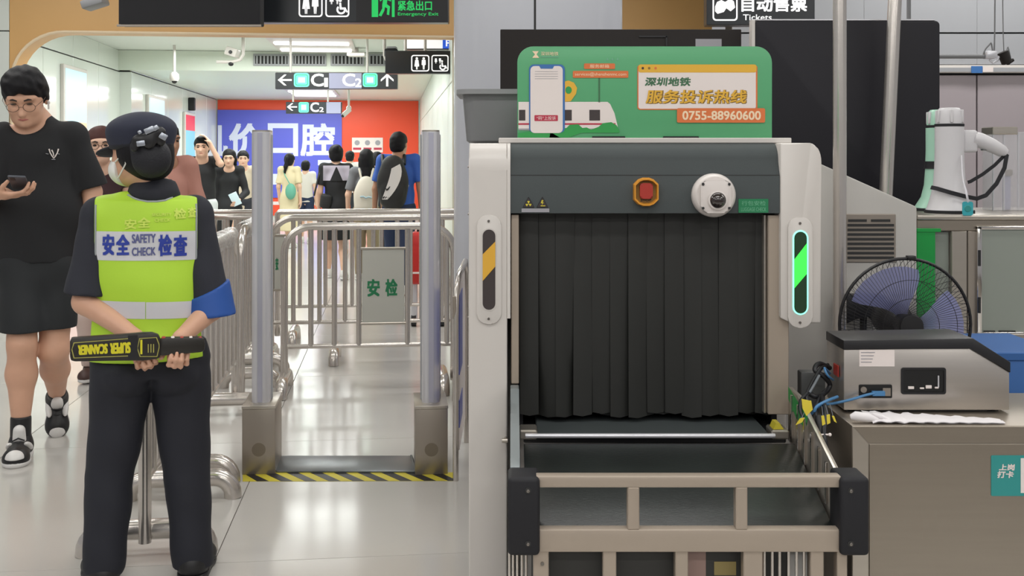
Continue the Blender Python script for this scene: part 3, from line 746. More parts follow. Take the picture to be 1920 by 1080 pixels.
for a, b, lab in ((952, 1012, 'l'), (1573, 1628, 'r')):
    bl = MB().box((tx(a), YT-.012, tz(1040)), (tx(b), YT+.075, tz(893)), .010, 3).obj('corner_block', 'black_matt', tb, 40)
    cx = tx(990 if lab == 'l' else 1592)
    for py in (917, 1016):
        MB().lathe([(.0068, YT-.0135), (.0068, YT-.011)], (cx, 0, tz(py)), 'y', 16).obj('screw_hole', 'dark_gap', bl, 0)
        MB().lathe([(.001, YT-.0165), (.0036, YT-.0155), (.004, YT-.0125)], (cx, 0, tz(py)), 'y', 14).obj('screw', 'screw', bl, 60)
for a, b in ((1000, 1029), (1131, 1156), (1267, 1291), (1395, 1431), (1521, 1546), (1571, 1590)):
    MB().box((tx(a), YT+.004, 0), (tx(b), YT+.034, tz(1030)), .002, 1).obj('leg', 'bare_frame', tb, 30)
for k, px in enumerate((1437, 1452, 1466, 1483, 1498, 1512)):
    MB().tube([(tx(px), YT+.02, 0.02), (tx(px), YT+.02, tz(1030))], .0035, 8).obj('rod', 'tube_steel', tb, 60)
for px in (955, 962, 970, 979, 987):
    MB().tube([(tx(px), YT+.04, 0.02), (tx(px), YT+.04, tz(1034))], .003, 8).obj('rod', 'tube_steel', tb, 60)
MB().box((tx(1028), YT+.05, .2), (tx(1397), YT+.33, tz(1034)), .004, 1).obj('motor_box', 'base_dark', tb, 30)
flat(rect(tx(1293), tz(1100), tx(1331), tz(1050)), YT+.0495, M('stick_pink', '9a8078', .5), tb, 'sticker')
flat(rect(tx(1347), tz(1095), tx(1389), tz(1069)), YT+.0495, M('stick_ochre', '8f8050', .5), tb, 'sticker')
MB().lathe([(.004, YT+.001), (.004, YT+.005)], (tx(1017), 0, tz(1058)), 'y', 12).obj('screw', 'screw', tb, 0)
# side guards
gl = [(2.79, .66), (2.79, .805), (2.745, .805)]+[(2.745-.35*t, .805-.10*t**.6) for t in [i/8 for i in range(1, 9)]]+[(2.395, .58), (2.70, .65)]
MB().prism(gl, -.004, .018, 'x', .002).obj('side_guard', M('guard_grey', '8f9698', .4, .4), tb, 30)
gr = [(2.79, .66), (2.79, .800), (2.70, .797), (YT+.06, .700), (YT+.06, .56), (2.70, .65)]
MB().prism(gr, .722, .734, 'x', .002).obj('side_guard', 'steel', tb, 30)
for k, y in enumerate((2.44, 2.50, 2.56, 2.62, 2.68, 2.74)):
    zt = .700+(.797-.700)*(y-YT-.06)/(2.70-YT-.06)
    MB().box((.716, y-.004, .60+(y-2.4)*.2), (.7225, y+.004, min(.79, zt-.012)), .001, 1).obj('streak_rib', 'chrome', tb, 0)  # chrome slats added to imitate the reflected streaks on the steel guard
MB().prism([(2.60, .765), (2.785, .801), (2.785, .770), (2.70, .735), (2.62, .735)], .7212, .7218, 'x').obj('green_tape', 'print_green', tb, 0)

# ================================================================== ON AND BEHIND THE SCANNER
YB = 2.93
def bx(px): return (px-CX)*YB/FOC
def bz(py): return CAMZ-(py-HY)*YB/FOC
sg = thing('notice_board', 'green hotline board with train and phone print standing on the scanner', 'sign')
zb0 = ZT+.0148
MB().prism(rrect(bx(970), zb0, bx(1447.5), bz(87), 30*YB/FOC, 8, 'cd'), YB, YB+.008, 'y', .001).obj('board', 'green_board', sg, 30)
y1 = YB-.0006; 
def bp_(poly, m, name='print', lv=1): return flat([(bx(a), bz(b)) for a, b in poly], YB-.0006*lv, m, sg, name, .0005)
def pr_(x0, y0, x1, y1): return [(x0, y1), (x1, y1), (x1, y0), (x0, y0)]
def rr_(x0, y0, x1, y1, r): return [(a, y0+y1-b) for a, b in rrect(x0, y0, x1, y1, r, 5)]
# train
bp_([(972, 244), (972, 191), (1139, 191), (1144, 195), (1152, 212), (1158, 236), (1157, 246)], 'print_white')
for a, b in ((973, 985), (1058, 1072), (1105, 1125)): bp_(pr_(a, 206, b, 226), 'print_dark', lv=2)
bp_(pr_(972, 231, 1154, 234), 'print_red', lv=2); bp_(pr_(972, 241, 1156, 244), 'print_grey', lv=2)
bp_([(1030, 258), (1032, 248), (1044, 241), (1062, 240), (1068, 234), (1084, 233), (1092, 240), (1100, 239), (1108, 243), (1122, 238), (1130, 231), (1146, 229), (1156, 235), (1162, 247), (1160, 249), (1090, 249), (1066, 258)], 'print_green', lv=3)
bp_([(972, 258), (972, 250), (1000, 246), (1036, 250), (1050, 258)], 'print_green', lv=3)
# phone
bp_(rr_(992, 121, 1059, 249, 9), 'print_blue', lv=4)
bp_(rr_(994.5, 124, 1055, 249.5, 8), 'print_white', lv=5)
bp_([(1011, 124), (1039, 124), (1036, 129), (1014, 129)], 'print_blue', lv=6)
for k in range(4): bp_(pr_(1003, 134+k*4.5, 1046, 135), 'print_grey', lv=6) if False else bp_(pr_(1003, 134+k*4.5, 1046, 134.6+k*4.5), 'print_grey', 'printed_line', 6)
bp_(rr_(1002, 216, 1046, 227, 1.5), 'print_red', lv=6)
text('“码”上投诉', bx(1006), bz(225), bx(1042), bz(218), YB-.0006*7, 'print_white', sg)
# map pin
bp_([(1058, 153), (1066, 151), (1076, 155), (1082, 165), (1080, 176), (1070, 190), (1058, 191)], 'print_yellow', lv=2)
bp_([(1066+6*math.cos(2*PI*k/16), 169+7*math.sin(2*PI*k/16)) for k in range(16)], 'print_green', lv=3)
# signpost
bp_(pr_(1122, 144, 1125, 192), 'print_dgreen'); 
bp_(rr_(1095, 119, 1153, 129.5, 2), 'print_orange', lv=2); bp_(rr_(1074, 133, 1178, 146, 2), 'print_orange', lv=2)
M('cream', 'f2d9b8', .5)
text('服务邮箱', bx(1106), bz(127.5), bx(1142), bz(121), YB-.002, 'cream', sg)
text('services@shenzhenmc.com', bx(1078), bz(143.5), bx(1174), bz(136), YB-.002, 'cream', sg)
for a in (1139, 1148, 1158): bp_([(a-2, 112), (a, 108), (a+2, 112), (a, 114)], 'pale_green')
# logo and small caption
bp_([(998, 96), (1010, 96), (1006, 102), (1011, 108.5), (998, 108.5), (1003, 102)], 'cream')
text('深圳地铁', bx(1014), bz(104.5), bx(1047), bz(97), YB-.0012, 'cream', sg)
bp_(pr_(1015, 106, 1047, 108), 'pale_green', 'printed_line')
# browser window card
bp_(rr_(1195, 122, 1420, 206, 5), 'print_orange', lv=1); bp_(rr_(1197, 123, 1417, 204, 4), 'print_white', lv=2)
bp_(rr_(1197, 121, 1418, 136, 4), 'print_yellow', lv=3)
for k, (a, m_) in enumerate(((1205, 'print_dark'), (1217, 'print_brown'), (1229, 'print_orange'))): bp_([(a+2.4*math.cos(2*PI*q/10), 128+2.4*math.sin(2*PI*q/10)) for q in range(10)], m_, lv=4)
text('深圳地铁', bx(1209), bz(161.5), bx(1295), bz(145), YB-.0018, 'print_dgreen', sg, fat=.035, shear=.12)
text('服务投诉热线', bx(1210.5), bz(195), bx(1401), bz(168.5), YB-.0018, 'print_brown', sg, fat=.055, shear=.12)
text('服务投诉热线', bx(1210), bz(194), bx(1399), bz(168.5), YB-.0030, 'print_yellow', sg, fat=.02, shear=.12)
bp_(rr_(1269, 203, 1434, 230, 3), 'print_orange', lv=5)
text('0755-88960600', bx(1279), bz(225), bx(1426), bz(208), YB-.0036, 'cream', sg, fat=.03)
for a, b in ((1110, 1172), (1243, 1310)):
    MB().box((bx(a), YB-.005, zb0), (bx(b), YB-.0005, zb0+.005), .001, 1).obj('clip', 'black_matt', sg, 0)
# grey bin
YN = 3.12
def nx_(px): return (px-CX)*YN/FOC
gb = thing('tray', 'grey plastic tray standing on the scanner left of the green board', 'tray')
zb_, zt_ = ZT+.001, CAMZ-(168-HY)*YN/FOC
def taper(x0, x1, y0, y1, z, r): return [Vector((a, b, z)) for a, b in rrect(x0, y0, x1, y1, r, 5)]
m = MB()
xa, xb = nx_(874), nx_(1060); ya, yb_ = YN, YN+.26
rings = [taper(xa+.012, xb-.012, ya+.012, yb_-.012, zb_, .03), taper(xa, xb, ya, yb_, zb_+.01, .03), taper(xa-.012, xb+.012, ya-.012, yb_+.012, zt_-.012, .035), taper(xa-.009, xb+.009, ya-.009, yb_+.009, zt_-.013, .034), taper(xa+.003, xb-.003, ya+.003, yb_-.003, zb_+.014, .028)]
n = len(rings[0]); vs = [p for r_ in rings for p in r_]
fs = [(i*n+k, i*n+(k+1) % n, (i+1)*n+(k+1) % n, (i+1)*n+k) for i in range(4) for k in range(n)]+[tuple(range(n-1, -1, -1)), tuple(range(4*n, 5*n))]
m.add(vs, fs); m.obj('shell', 'bin_grey', gb, 40)
m = MB(); A = taper(xa-.030, xb+.030, ya-.030, yb_+.030, 0, .045); B = taper(xa-.010, xb+.010, ya-.010, yb_+.010, 0, .034)
vs = [p+Vector((0, 0, z)) for z in (zt_-.014, zt_) for p in A]+[p+Vector((0, 0, z)) for z in (zt_-.014, zt_) for p in B]
fs = []
for k in range(n):
    j = (k+1) % n; fs += [(k, j, n+j, n+k), (2*n+k, 3*n+k, 3*n+j, 2*n+j), (n+k, n+j, 3*n+j, 3*n+k), (k, 2*n+k, 2*n+j, j)]
m.add(vs, fs); m.obj('rim', M('bin_rim', '8d8e90', .4), gb, 40)
# black displays on stands
def display(label, px0, px1, py0, d, zbot, mat, leg_d, trim):
    t = thing('display_board', label, 'display')
    a, b = at(px0, py0, d), at(px1, py0, d)
    MB().prism(rrect(a.x, zbot, b.x, a.z, .02 if trim else .004, 4), d, d+.05, 'y', .002).obj('panel', mat, t, 30)
    for f in (.25, .75):
        x = a.x+(b.x-a.x)*f
        MB().box((x-.025, d+.05, .02), (x+.025, d+.09, a.z-.2), .004, 1).obj('post', 'black', t, 30)
    MB().box((a.x+(b.x-a.x)*.12, d-.0, 0), (a.x+(b.x-a.x)*.88, d+.25, .025), .006, 1).obj('base', 'black', t, 30)
    return t, a, b
t, a, b = display('dark brown black board directly behind the green hotline board', 938, 1390, 55, 4.9, 1.0, M('board_brown', '201b1a', .6, var=.05, spec=.3), .1, False)
q = at(1304, 88, 4.899), at(1353, 73, 4.899)
flat(rect(q[0].x, q[0].z, q[1].x, q[1].z), 4.899, 'print_grey', t, 'label')
q = at(1198, 70, 4.899), at(1252, 67, 4.899); flat(rect(q[0].x, q[0].z, q[1].x, q[1].z), 4.899, 'black', t, 'cable_slot', .004)
q = at(1248, 86, 4.899), at(1251, 68, 4.899); flat(rect(q[0].x, q[0].z, q[1].x, q[1].z), 4.899, 'black', t, 'cable_slot', .004)
t, a, b = display('tall black board with rounded corners behind the two steel poles', 1416, 1762, 39, 4.8, .95, 'black_board', .1, True)
MB().box((a.x-.016, 4.795, .95), (a.x-.001, 4.85, a.z+.004), .002, 1).obj('edge_trim', 'white_paint', t, 30)
MB().box((a.x-.016, 4.80, a.z+.001), (b.x-.02, 4.85, a.z+.008), .002, 1).obj('edge_trim', 'alu', t, 30)
# steel poles
def pole(label, p0, p1, r):
    t = thing('steel_pole', label, 'pole')
    MB().tube([p0, p1], r, 28, cap=True).obj('tube', 'tube_steel', t, 60)
    MB().lathe([(r*2.2, 0), (r*2.2, .008), (r*1.2, .012), (r*1.05, .03)], (p0[0], p0[1], 0), 'z', 24).obj('base_flange', 'steel', t, 40)
    return t
pole('upright stainless steel pole rising beside the scanner column', (at(1574.5, 0, 3.62).x, 3.62, 0), (at(1574.5, 0, 3.62).x, 3.62, 3.6), .0225)
d = 4.70; x_of = lambda py: at(1678-17*py/365, 0, d).x
pyf, pyt = HY+1.4*FOC/d, HY-2.2*FOC/d
pole('leaning stainless steel pole in front of the tall black board', (x_of(pyf), d, 0), (x_of(pyt), d, 3.6), .029)
# pole arm with a small dark lamp by the hall wall
t = thing('wall_lamp', 'small dark adjustable lamp on a grey pipe arm, upper right', 'lamp')
d = 6.0; s = d/FOC
MB().tube([at(1700, 106, d), at(1856, 106, d)], 4*s, 14).obj('arm', 'bin_grey', t, 60)
MB().tube([at(1704, 106, d), (at(1704, 0, d).x, d, 3.6)], 4*s, 14).obj('drop_pipe', 'bin_grey', t, 60)
MB().box((at(1846, 0, d).x, d-.03, at(0, 110, d).z), (at(1866, 0, d).x, d+.03, at(0, 96, d).z), .006, 2).obj('clamp', 'alu', t, 40)
MB().tube([at(1855, 112, d), at(1862, 118, d), at(1870, 113, d), at(1874, 105, d)], 2.2*s, 10).obj('bracket', 'alu', t, 60)
p0, p1 = at(1880, 98, d), at(1888, 118, d)
dirv = (p1-p0).normalized()
MB().tube([p0-dirv*.004, p0, p1, p1+dirv*.004], [6*s, 10*s, 9.5*s, 8*s], 16).obj('lamp_head', 'board_brown', t, 40)
MB().tube([p1, at(1900, 112, d)], [5*s, 3*s], 10).obj('lamp_cap', 'board_brown', t, 40)
def cable(pts, r, mat, parent, name='cable', n=6, seg=8):
    pts = [Vector(p) for p in pts]; P = [pts[0]]+pts+[pts[-1]]; out = []
    for i in range(1, len(P)-2):
        for k in range(n):
            t_ = k/n; a_, b_, c_, d_ = P[i-1], P[i], P[i+1], P[i+2]
            out.append(.5*((2*b_)+(c_-a_)*t_+(2*a_-5*b_+4*c_-d_)*t_*t_+(3*b_-a_-3*c_+d_)*t_**3))
    out.append(pts[-1])
    return MB().tube(out, r, seg).obj(name, mat, parent, 60)
cable([at(1843, 103, d), at(1848, 92, d), at(1858, 80, d), at(1865, 64, d), (at(1866, 0, d).x, d, 3.6)], 1.4*s, 'bin_grey', t)
cable([at(1895, 108, d), at(1890, 88, d), at(1881, 66, d), (at(1878, 0, d).x, d, 3.6)], 1.0*s, 'bin_grey', t)
# ================================================================== CONTROL DESK AND WHAT IS ON IT
M('skirt', '8d8377', .35, 1.0)
DY = 2.58
def dx(px, d=DY): return (px-CX)*d/FOC
def dz(py, d=DY): return CAMZ-(py-HY)*d/FOC
dk = thing('control_desk', 'brushed stainless steel desk cabinet at the right of the belt table', 'desk')
zt = dz(798); x0, x1 = dx(1597), 1.62
MB().box((x0, DY, 0.0), (x1, DY+.36, zt), .004, 2).obj('cabinet', 'steel_h', dk, 40)
g = .0022
xi = dx(1629); zi = dz(832)
MB().box((xi, DY-.003, .04), (x1-.03, DY+.001, zi), .0015, 1).obj('front_panel', 'steel_h', dk, 30)
MB().prism([(x0+.002, .04), (xi-g, .04), (xi-g, zi), (x0+.002, zt-.004)], DY-.002, DY+.001, 'y').obj('frame_strip', 'steel', dk, 0)
MB().prism([(x0+.005, zt-.003), (xi, zi+g), (x1-.03, zi+g), (x1, zt-.003)], DY-.002, DY+.001, 'y').obj('frame_strip', 'steel_h', dk, 0)
st = [dx(1857), dz(929), dx(1960), dz(853)]
MB().prism(rrect(*st, .003, 3), DY-.0045, DY-.003, 'y').obj('sticker', 'print_cyan', dk, 0)
for ch, a in (('上岗', (1871, 869, 1901, 881)), ('打卡', (1868, 882, 1899, 895))):
    text(ch, dx(a[0]), dz(a[3]), dx(a[2]), dz(a[1]), DY-.0048, 'print_white', dk, fat=.04, shear=.1)
flat(rect(dx(1912), dz(923), dx(1955), dz(858)), DY-.0046, 'print_white', dk, 'sticker_panel')
# white paper on the desk
M('paper', 'e4e0e2', .7, bump=.1, bs=30)
pp = thing('paper_sheet', 'crumpled white paper lying along the front of the steel desk', 'paper')
m = MB(); nx0, ny0 = 30, 6; vs = []; rnd = random.Random(5)
for lay in (0, .002):
    for j in range(ny0):
        for i in range(nx0):
            f, g_ = i/(nx0-1), j/(ny0-1)
            x = dx(1640)+(dx(1890)-dx(1640))*f; y = DY+.012+(.09-.05*f)*g_
            z = zt+.001+lay+(.008*(1-f)+.002)*(abs(math.sin(i*.9+j*1.7))+.4*rnd.random())*(1 if 0 < j else .4)
            vs.append((x, y, z))
o_ = nx0*ny0; fs = []
for j in range(ny0-1):
    for i in range(nx0-1):
        q = j*nx0+i; fs += [(q, q+1, q+nx0+1, q+nx0), (q+o_+nx0, q+o_+nx0+1, q+o_+1, q+o_)]
m.add(vs, fs); m.obj('sheet', 'paper', pp, 60)
m = MB(); m.tube([(dx(1604), DY+.035, zt+.012), (dx(1612), DY+.03, zt+.0155), (dx(1634), DY+.026, zt+.013), (dx(1652), DY+.022, zt+.0075)], [.007, .012, .0115, .005], 12)
m.obj('rolled_edge', 'paper', pp, 60)
m = MB(); m.tube([(dx(1650), DY+.05, zt+.016), (dx(1662), DY+.03, zt+.014), (dx(1676), DY+.022, zt+.006)], [.004, .006, .003], 10); m.obj('crease', 'paper', pp, 60)
# liquid detector: steel box with sloped black lid
BY = 2.71
def ex(px): return (px-CX)*BY/FOC
def ez(py): return CAMZ-(py-HY)*BY/FOC
bd = thing('detector_box', 'stainless steel detector box with sloped black lid on the desk', 'device')
dep = .145
MB().prism([(ex(1582), ez(769)), (ex(1893), ez(769)), (ex(1893), ez(698)), (ex(1820), ez(651)), (ex(1582), ez(655))], BY, BY+dep, 'y', .003).obj('case', 'steel_light', bd, 30)
MB().prism([(ex(1581), ez(656)), (ex(1819), ez(652)), (ex(1894), ez(699)), (ex(1894), ez(679)), (ex(1824), ez(634)), (ex(1581), ez(638))], BY-.003, BY+dep+.004, 'y', .002).obj('lid', 'black', bd, 30)
for px in (1600, 1862): MB().box((ex(px)-.012, BY+.012, zt), (ex(px)+.012, BY+dep-.012, ez(768.5)), .002, 1).obj('foot', 'black', bd, 0)
MB().box((ex(1590), BY+.012, zt+.001), (ex(1876), BY+dep-.01, ez(769)), 0).obj('shadow_gap', 'black', bd, 0)  # solid black block, stands in for the shade under the case
flat(rrect(ex(1611), ez(687), ex(1677), ez(655.5), .001, 2), BY-.0005, 'print_white', bd, 'label')
for k in range(4): flat(rect(ex(1614), ez(661.2+k*6), ex(1640-k*2), ez(660+k*6)), BY-.0014, 'print_grey', bd, 'printed_line')
m = MB(); o_, i_ = rrect(ex(1689), ez(739), ex(1773), ez(689), .006, 4), rrect(ex(1693), ez(735), ex(1769), ez(693), .004, 4); n = len(o_)
m.add([(a, BY-.003, b) for a, b in o_]+[(a, BY-.003, b) for a, b in i_]+[(a, BY+.0005, b) for a, b in o_], [(k, (k+1) % n, n+(k+1) % n, n+k) for k in range(n)]+[(k, 2*n+k, 2*n+(k+1) % n, (k+1) % n) for k in range(n)])
so = m.obj('socket_frame', 'black', bd, 30)
flat(rect(ex(1692), ez(736), ex(1770), ez(692)), BY-.0006, M('pure_black', '0c0c0d', .5), so, 'socket_recess', .0005)
for a in ((1702, 724, 1713, 729), (1735, 722, 1746, 728), (1724, 726, 1732, 729), (1752, 725, 1759, 728)):
    MB().box((ex(a[0]), BY-.004, ez(a[3])), (ex(a[2]), BY-.001, ez(a[1])), .0006, 1).obj('contact', 'print_white', so, 0)
MB().box((ex(1757.5), BY-.004, ez(726)), (ex(1760), BY-.001, ez(704)), .0004, 1).obj('contact', 'alu', so, 0)
MB().prism(rrect(ex(1610), ez(746), ex(1672), ez(721), .003, 3), BY-.003, BY+.001, 'y').obj('port_panel', 'pure_black', bd, 30)
MB().lathe([(.0078, BY-.007), (.0078, BY-.003)], (ex(1618), 0, ez(730)), 'y', 16).obj('round_port', 'steel_dull', bd, 40)
MB().box((ex(1654), BY-.005, ez(742)), (ex(1669), BY-.003, ez(727)), .0006, 1).obj('network_port', 'steel_dull', bd, 0)
MB().box((ex(1633), BY-.012, ez(741)), (ex(1657), BY-.003, ez(732)), .001, 1).obj('cable_plug', M('cable_blue', '4a7fae', .4), bd, 0)
cable([(ex(1640), BY-.008, ez(736)), (ex(1622), BY-.014, ez(738)), (ex(1590), BY-.016, ez(747)), (ex(1560), BY-.005, ez(756)), (ex(1540), BY+.01, ez(762)), (ex(1527), BY+.03, ez(782))], .0035, 'cable_blue', bd)
MB().box((ex(1580)-.003, BY+.03, ez(712)), (ex(1580), BY+.07, ez(690)), .001, 1).obj('red_switch', 'stop_red', bd, 0)
# cable bundle left of the desk
cb = thing('cable_bundle', 'tangle of black and blue cables with yellow tags left of the desk', 'cables')
def cp(px, py, d=2.70): return at(px, py, d)
M('cable_black', '1b1c20', .45); M('cable_grey', '6a7076', .4); M('tag_yellow', 'dcc840', .5)
cable([cp(1556, 690, 2.8), cp(1536, 682, 2.76), cp(1528, 694, 2.74), cp(1545, 706, 2.74), cp(1556, 722, 2.76), cp(1545, 738, 2.74), cp(1530, 744, 2.7), cp(1518, 738, 2.7)], .0065, 'cable_black', cb)
cable([cp(1552, 684, 2.8), cp(1540, 690, 2.75), cp(1530, 705, 2.72), cp(1520, 722, 2.7), cp(1512, 742, 2.68), cp(1514, 752, 2.67)], .005, 'cable_black', cb)
cable([cp(1536, 704, 2.71), cp(1526, 722, 2.69), cp(1518, 736, 2.68)], .0035, 'cable_grey', cb)
cable([cp(1512, 738, 2.68), cp(1501, 752, 2.66), cp(1501, 772, 2.64), cp(1512, 792, 2.62), cp(1530, 806, 2.58), cp(1540, 822, 2.56), cp(1543, 850, 2.55), cp(1536, 872, 2.56)], .0042, 'cable_black', cb)
cable([cp(1540, 742, 2.7), cp(1548, 772, 2.62), cp(1545, 806, 2.57), cp(1547, 828, 2.55), cp(1552, 858, 2.56), cp(1566, 880, 2.6)], .006, 'cable_black', cb)
cable([cp(1545, 735, 2.72), cp(1530, 762, 2.66), cp(1534, 800, 2.6), cp(1541, 830, 2.56), cp(1546, 868, 2.56)], .005, 'cable_black', cb)
cable([cp(1556, 700, 2.78), cp(1546, 690, 2.74), cp(1552, 704, 2.73), cp(1562, 712, 2.76)], .003, 'cable_blue', cb)
cable([cp(1527, 772, 2.64), cp(1532, 762, 2.64), cp(1550, 752, 2.66), cp(1570, 744, 2.7)], .004, 'cable_blue', cb)
MB().tube([cp(1536, 780, 2.6), cp(1544, 852, 2.56)], [.010, .014], 12).obj('cable_sleeve', 'cable_black', cb, 60)
MB().tube([cp(1530, 815, 2.555), cp(1556, 815, 2.555)], .0022, 8).obj('tie', 'print_white', cb, 60)
for k, px in enumerate((1530, 1556)): MB().ball(cp(px, 815, 2.552), .0042, 10, 8).obj('tie_end', 'print_white', cb, 60)
for pts in (((1503, 748), (1521, 752), (1524, 768), (1512, 780), (1505, 766)), ((1492, 797), (1500, 785), (1509, 783), (1504, 792)), ((1540, 780), (1545, 779), (1548, 795), (1542, 798)), ((1550, 778), (1556, 777), (1557, 793), (1551, 796)), ((1560, 780), (1564, 780), (1569, 793), (1564, 790))):
    d = 2.55; m = MB(); q = [at(a, b, d) for a, b in pts]
    m.prism([(p.x, p.z) for p in q], d, d+.002, 'y'); m.obj('tag', 'tag_yellow', cb, 0)
cable([cp(1520, 752, 2.60), cp(1516, 765, 2.57), cp(1514, 776, 2.552)], .0016, 'tag_yellow', cb)
for a, b in (((1541, 762, 2.6), (1543, 780, 2.552)), ((1548, 760, 2.6), (1553, 778, 2.552)), ((1556, 758, 2.6), (1562, 781, 2.552)), ((1510, 770, 2.57), (1502, 786, 2.552))):
    MB().tube([at(*a), at(*b)], .001, 6).obj('tag_string', 'cable_grey', cb, 60)
jb = thing('junction_box', 'small dark junction box behind the cables beside the desk', 'box')
MB().box((dx(1502, 2.86), 2.86, dz(775, 2.86)), (dx(1548, 2.86), 2.90, dz(698, 2.86)), .004, 2).obj('case', M('dark_grey', '4a4c4c', .45), jb, 40)
MB().tube([(dx(1520, 2.88), 2.88, 0.0), (dx(1520, 2.88), 2.88, dz(774, 2.88))], .008, 10).obj('conduit', 'dark_grey', jb, 60)

# ================================================================== FAN
FY = 3.40
fn = thing('pedestal_fan', 'round pedestal fan with black wire guard and bluish blades behind the detector box', 'fan')
fc = at(1697, 608, FY); fr = 123*FY/FOC
ring = lambda r, y, n=56: [(fc.x+r*math.cos(2*PI*k/n), y, fc.z+r*math.sin(2*PI*k/n)) for k in range(n)]
MB().tube(ring(fr, FY), .0052, 8, close=True).obj('guard_ring', 'black', fn, 60)
for nm, sgn in (('front_guard', -1), ('rear_guard', 1)):
    m = MB(); nw = 110 if sgn < 0 else 60
    for k in range(nw):
        a = 2*PI*k/nw; pts = []
        for f in (.16, .45, .75, .93, 1.0):
            y = FY+sgn*.055*(1-max(0, (f-.55)/.45)**2.2)*(1 if sgn < 0 else 1.3)
            aa = a+.25*(1-f)
            pts.append((fc.x+fr*f*math.cos(aa), y, fc.z+fr*f*math.sin(aa)))
        m.tube(pts, .0009, 4, cap=False)
    for f in (.42, .70): m.tube(ring(fr*f, FY+sgn*.055*(1-max(0, (f-.55)/.45)**2.2)), .0011, 4, close=True)
    tag(m.obj(nm, 'black', fn, 60), kind='stuff')
MB().lathe([(.001, FY-.062), (.036, FY-.060), (.040, FY-.052), (.040, FY-.046)], (fc.x, 0, fc.z), 'y', 24).obj('guard_badge', 'black', fn, 40)
M('fan_blade', '9a9fd0', .25, alpha=.62)
for k in range(3):
    m = MB(); vs = []; n1, n2 = 8, 8; a0 = R(108)+k*2*PI/3
    for t_ in (0, .002):
        for i in range(n1):
            f = .16+.74*i/(n1-1)
            half = (.28+.42*math.sin(PI*min(1, (i+.6)/(n1-.2))*.62))
            for j in range(n2):
                g_ = j/(n2-1)*2-1; ang = a0+g_*half+.18*f
                rr = fr*f*(1-.05*abs(g_)**3*(i/(n1-1)))
                vs.append((fc.x+rr*math.cos(ang), FY+g_*.02+t_, fc.z+rr*math.sin(ang)))
    o_ = n1*n2; fs = []
    for i in range(n1-1):
        for j in range(n2-1):
            q = i*n2+j; fs += [(q, q+1, q+n2+1, q+n2), (q+o_+n2, q+o_+n2+1, q+o_+1, q+o_)]
    m.add(vs, fs); m.obj('blade', 'fan_blade', fn, 60)
MB().lathe([(.034, FY-.03), (.036, FY+.01), (.030, FY+.03)], (fc.x, 0, fc.z), 'y', 24).obj('hub', 'black', fn, 40)
MB().lathe([(.03, FY+.03), (.055, FY+.075), (.058, FY+.15), (.045, FY+.19), (.01, FY+.2)], (fc.x, 0, fc.z), 'y', 24).obj('motor', 'black', fn, 40)
MB().tube([(fc.x, FY+.12, fc.z-.04), (fc.x, FY+.12, .03)], .014, 14).obj('stand', 'black', fn, 60)
MB().lathe([(.20, 0), (.20, .012), (.16, .03), (.03, .05)], (fc.x, FY+.12, 0), 'z', 32).obj('base', 'black', fn, 40)
MB().box((fc.x+.005, FY-.012, fc.z+fr-.004), (fc.x+.032, FY+.012, fc.z+fr+.010), .003, 2).obj('guard_clip', 'black', fn, 40)
pw = thing('power_strip_box', 'black box shape seen through the left side of the fan', 'box')
d = 3.68; q = at(1588, 608, d), at(1660, 553, d)
MB().prism([(q[0].x, q[1].z), (q[1].x, q[1].z), (q[1].x+.008, q[0].z+.02), (q[1].x-.01, q[0].z-.02), (q[1].x-.05, q[0].z+.03), (q[0].x+.03, q[0].z+.02), (q[0].x, q[0].z)], d, d+.05, 'y', .003).obj('case', 'black', pw, 30)
MB().tube([((q[0].x+q[1].x)/2, d+.03, q[1].z-.03), ((q[0].x+q[1].x)/2, d+.03, 0.0)], .012, 10).obj('post', 'black', pw, 60)

# ================================================================== STEEL CABINET BEHIND THE DESK
KY = 4.0
def kx(px, d=KY): return (px-CX)*d/FOC
def kz(py, d=KY): return CAMZ-(py-HY)*d/FOC
kb = thing('steel_cabinet', 'stainless steel cabinet with a framed grey glass door under the megaphones', 'cabinet')
zk = kz(403)
MB().box((kx(1719), KY-.01, zk-.018), (2.5, KY+.6, zk), .004, 2).obj('top', 'steel', kb, 40)
MB().box((kx(1720), KY, zk-.06), (2.48, KY+.05, zk-.0185), .002, 1).obj('top_rail', 'steel_h', kb, 30)
for a, b, m_ in ((1784, 1813, 'steel'), (1814.5, 1834, 'steel_dull')):
    MB().box((kx(a), KY-.002, .05), (kx(b), KY+.05, zk-.061), .002, 1).obj('upright', m_, kb, 30)
MB().box((kx(1720), KY, .05), (kx(1727), KY+.05, zk-.061), .001, 1).obj('upright', 'steel', kb, 30)
MB().box((kx(1727.5), KY+.02, kz(640)), (kx(1783), KY+.026, zk-.065), .001, 1).obj('side_pane', M('grey_pane', '8f958d', .18), kb, 0)
MB().box((kx(1720), KY+.40, .05), (2.48, KY+.58, zk-.06), .003, 1).obj('carcass', 'hall_grey', kb, 0)
MB().box((kx(1830), KY, kz(650)), (2.48, KY+.05, kz(627)), .002, 1).obj('rail', 'steel', kb, 30)
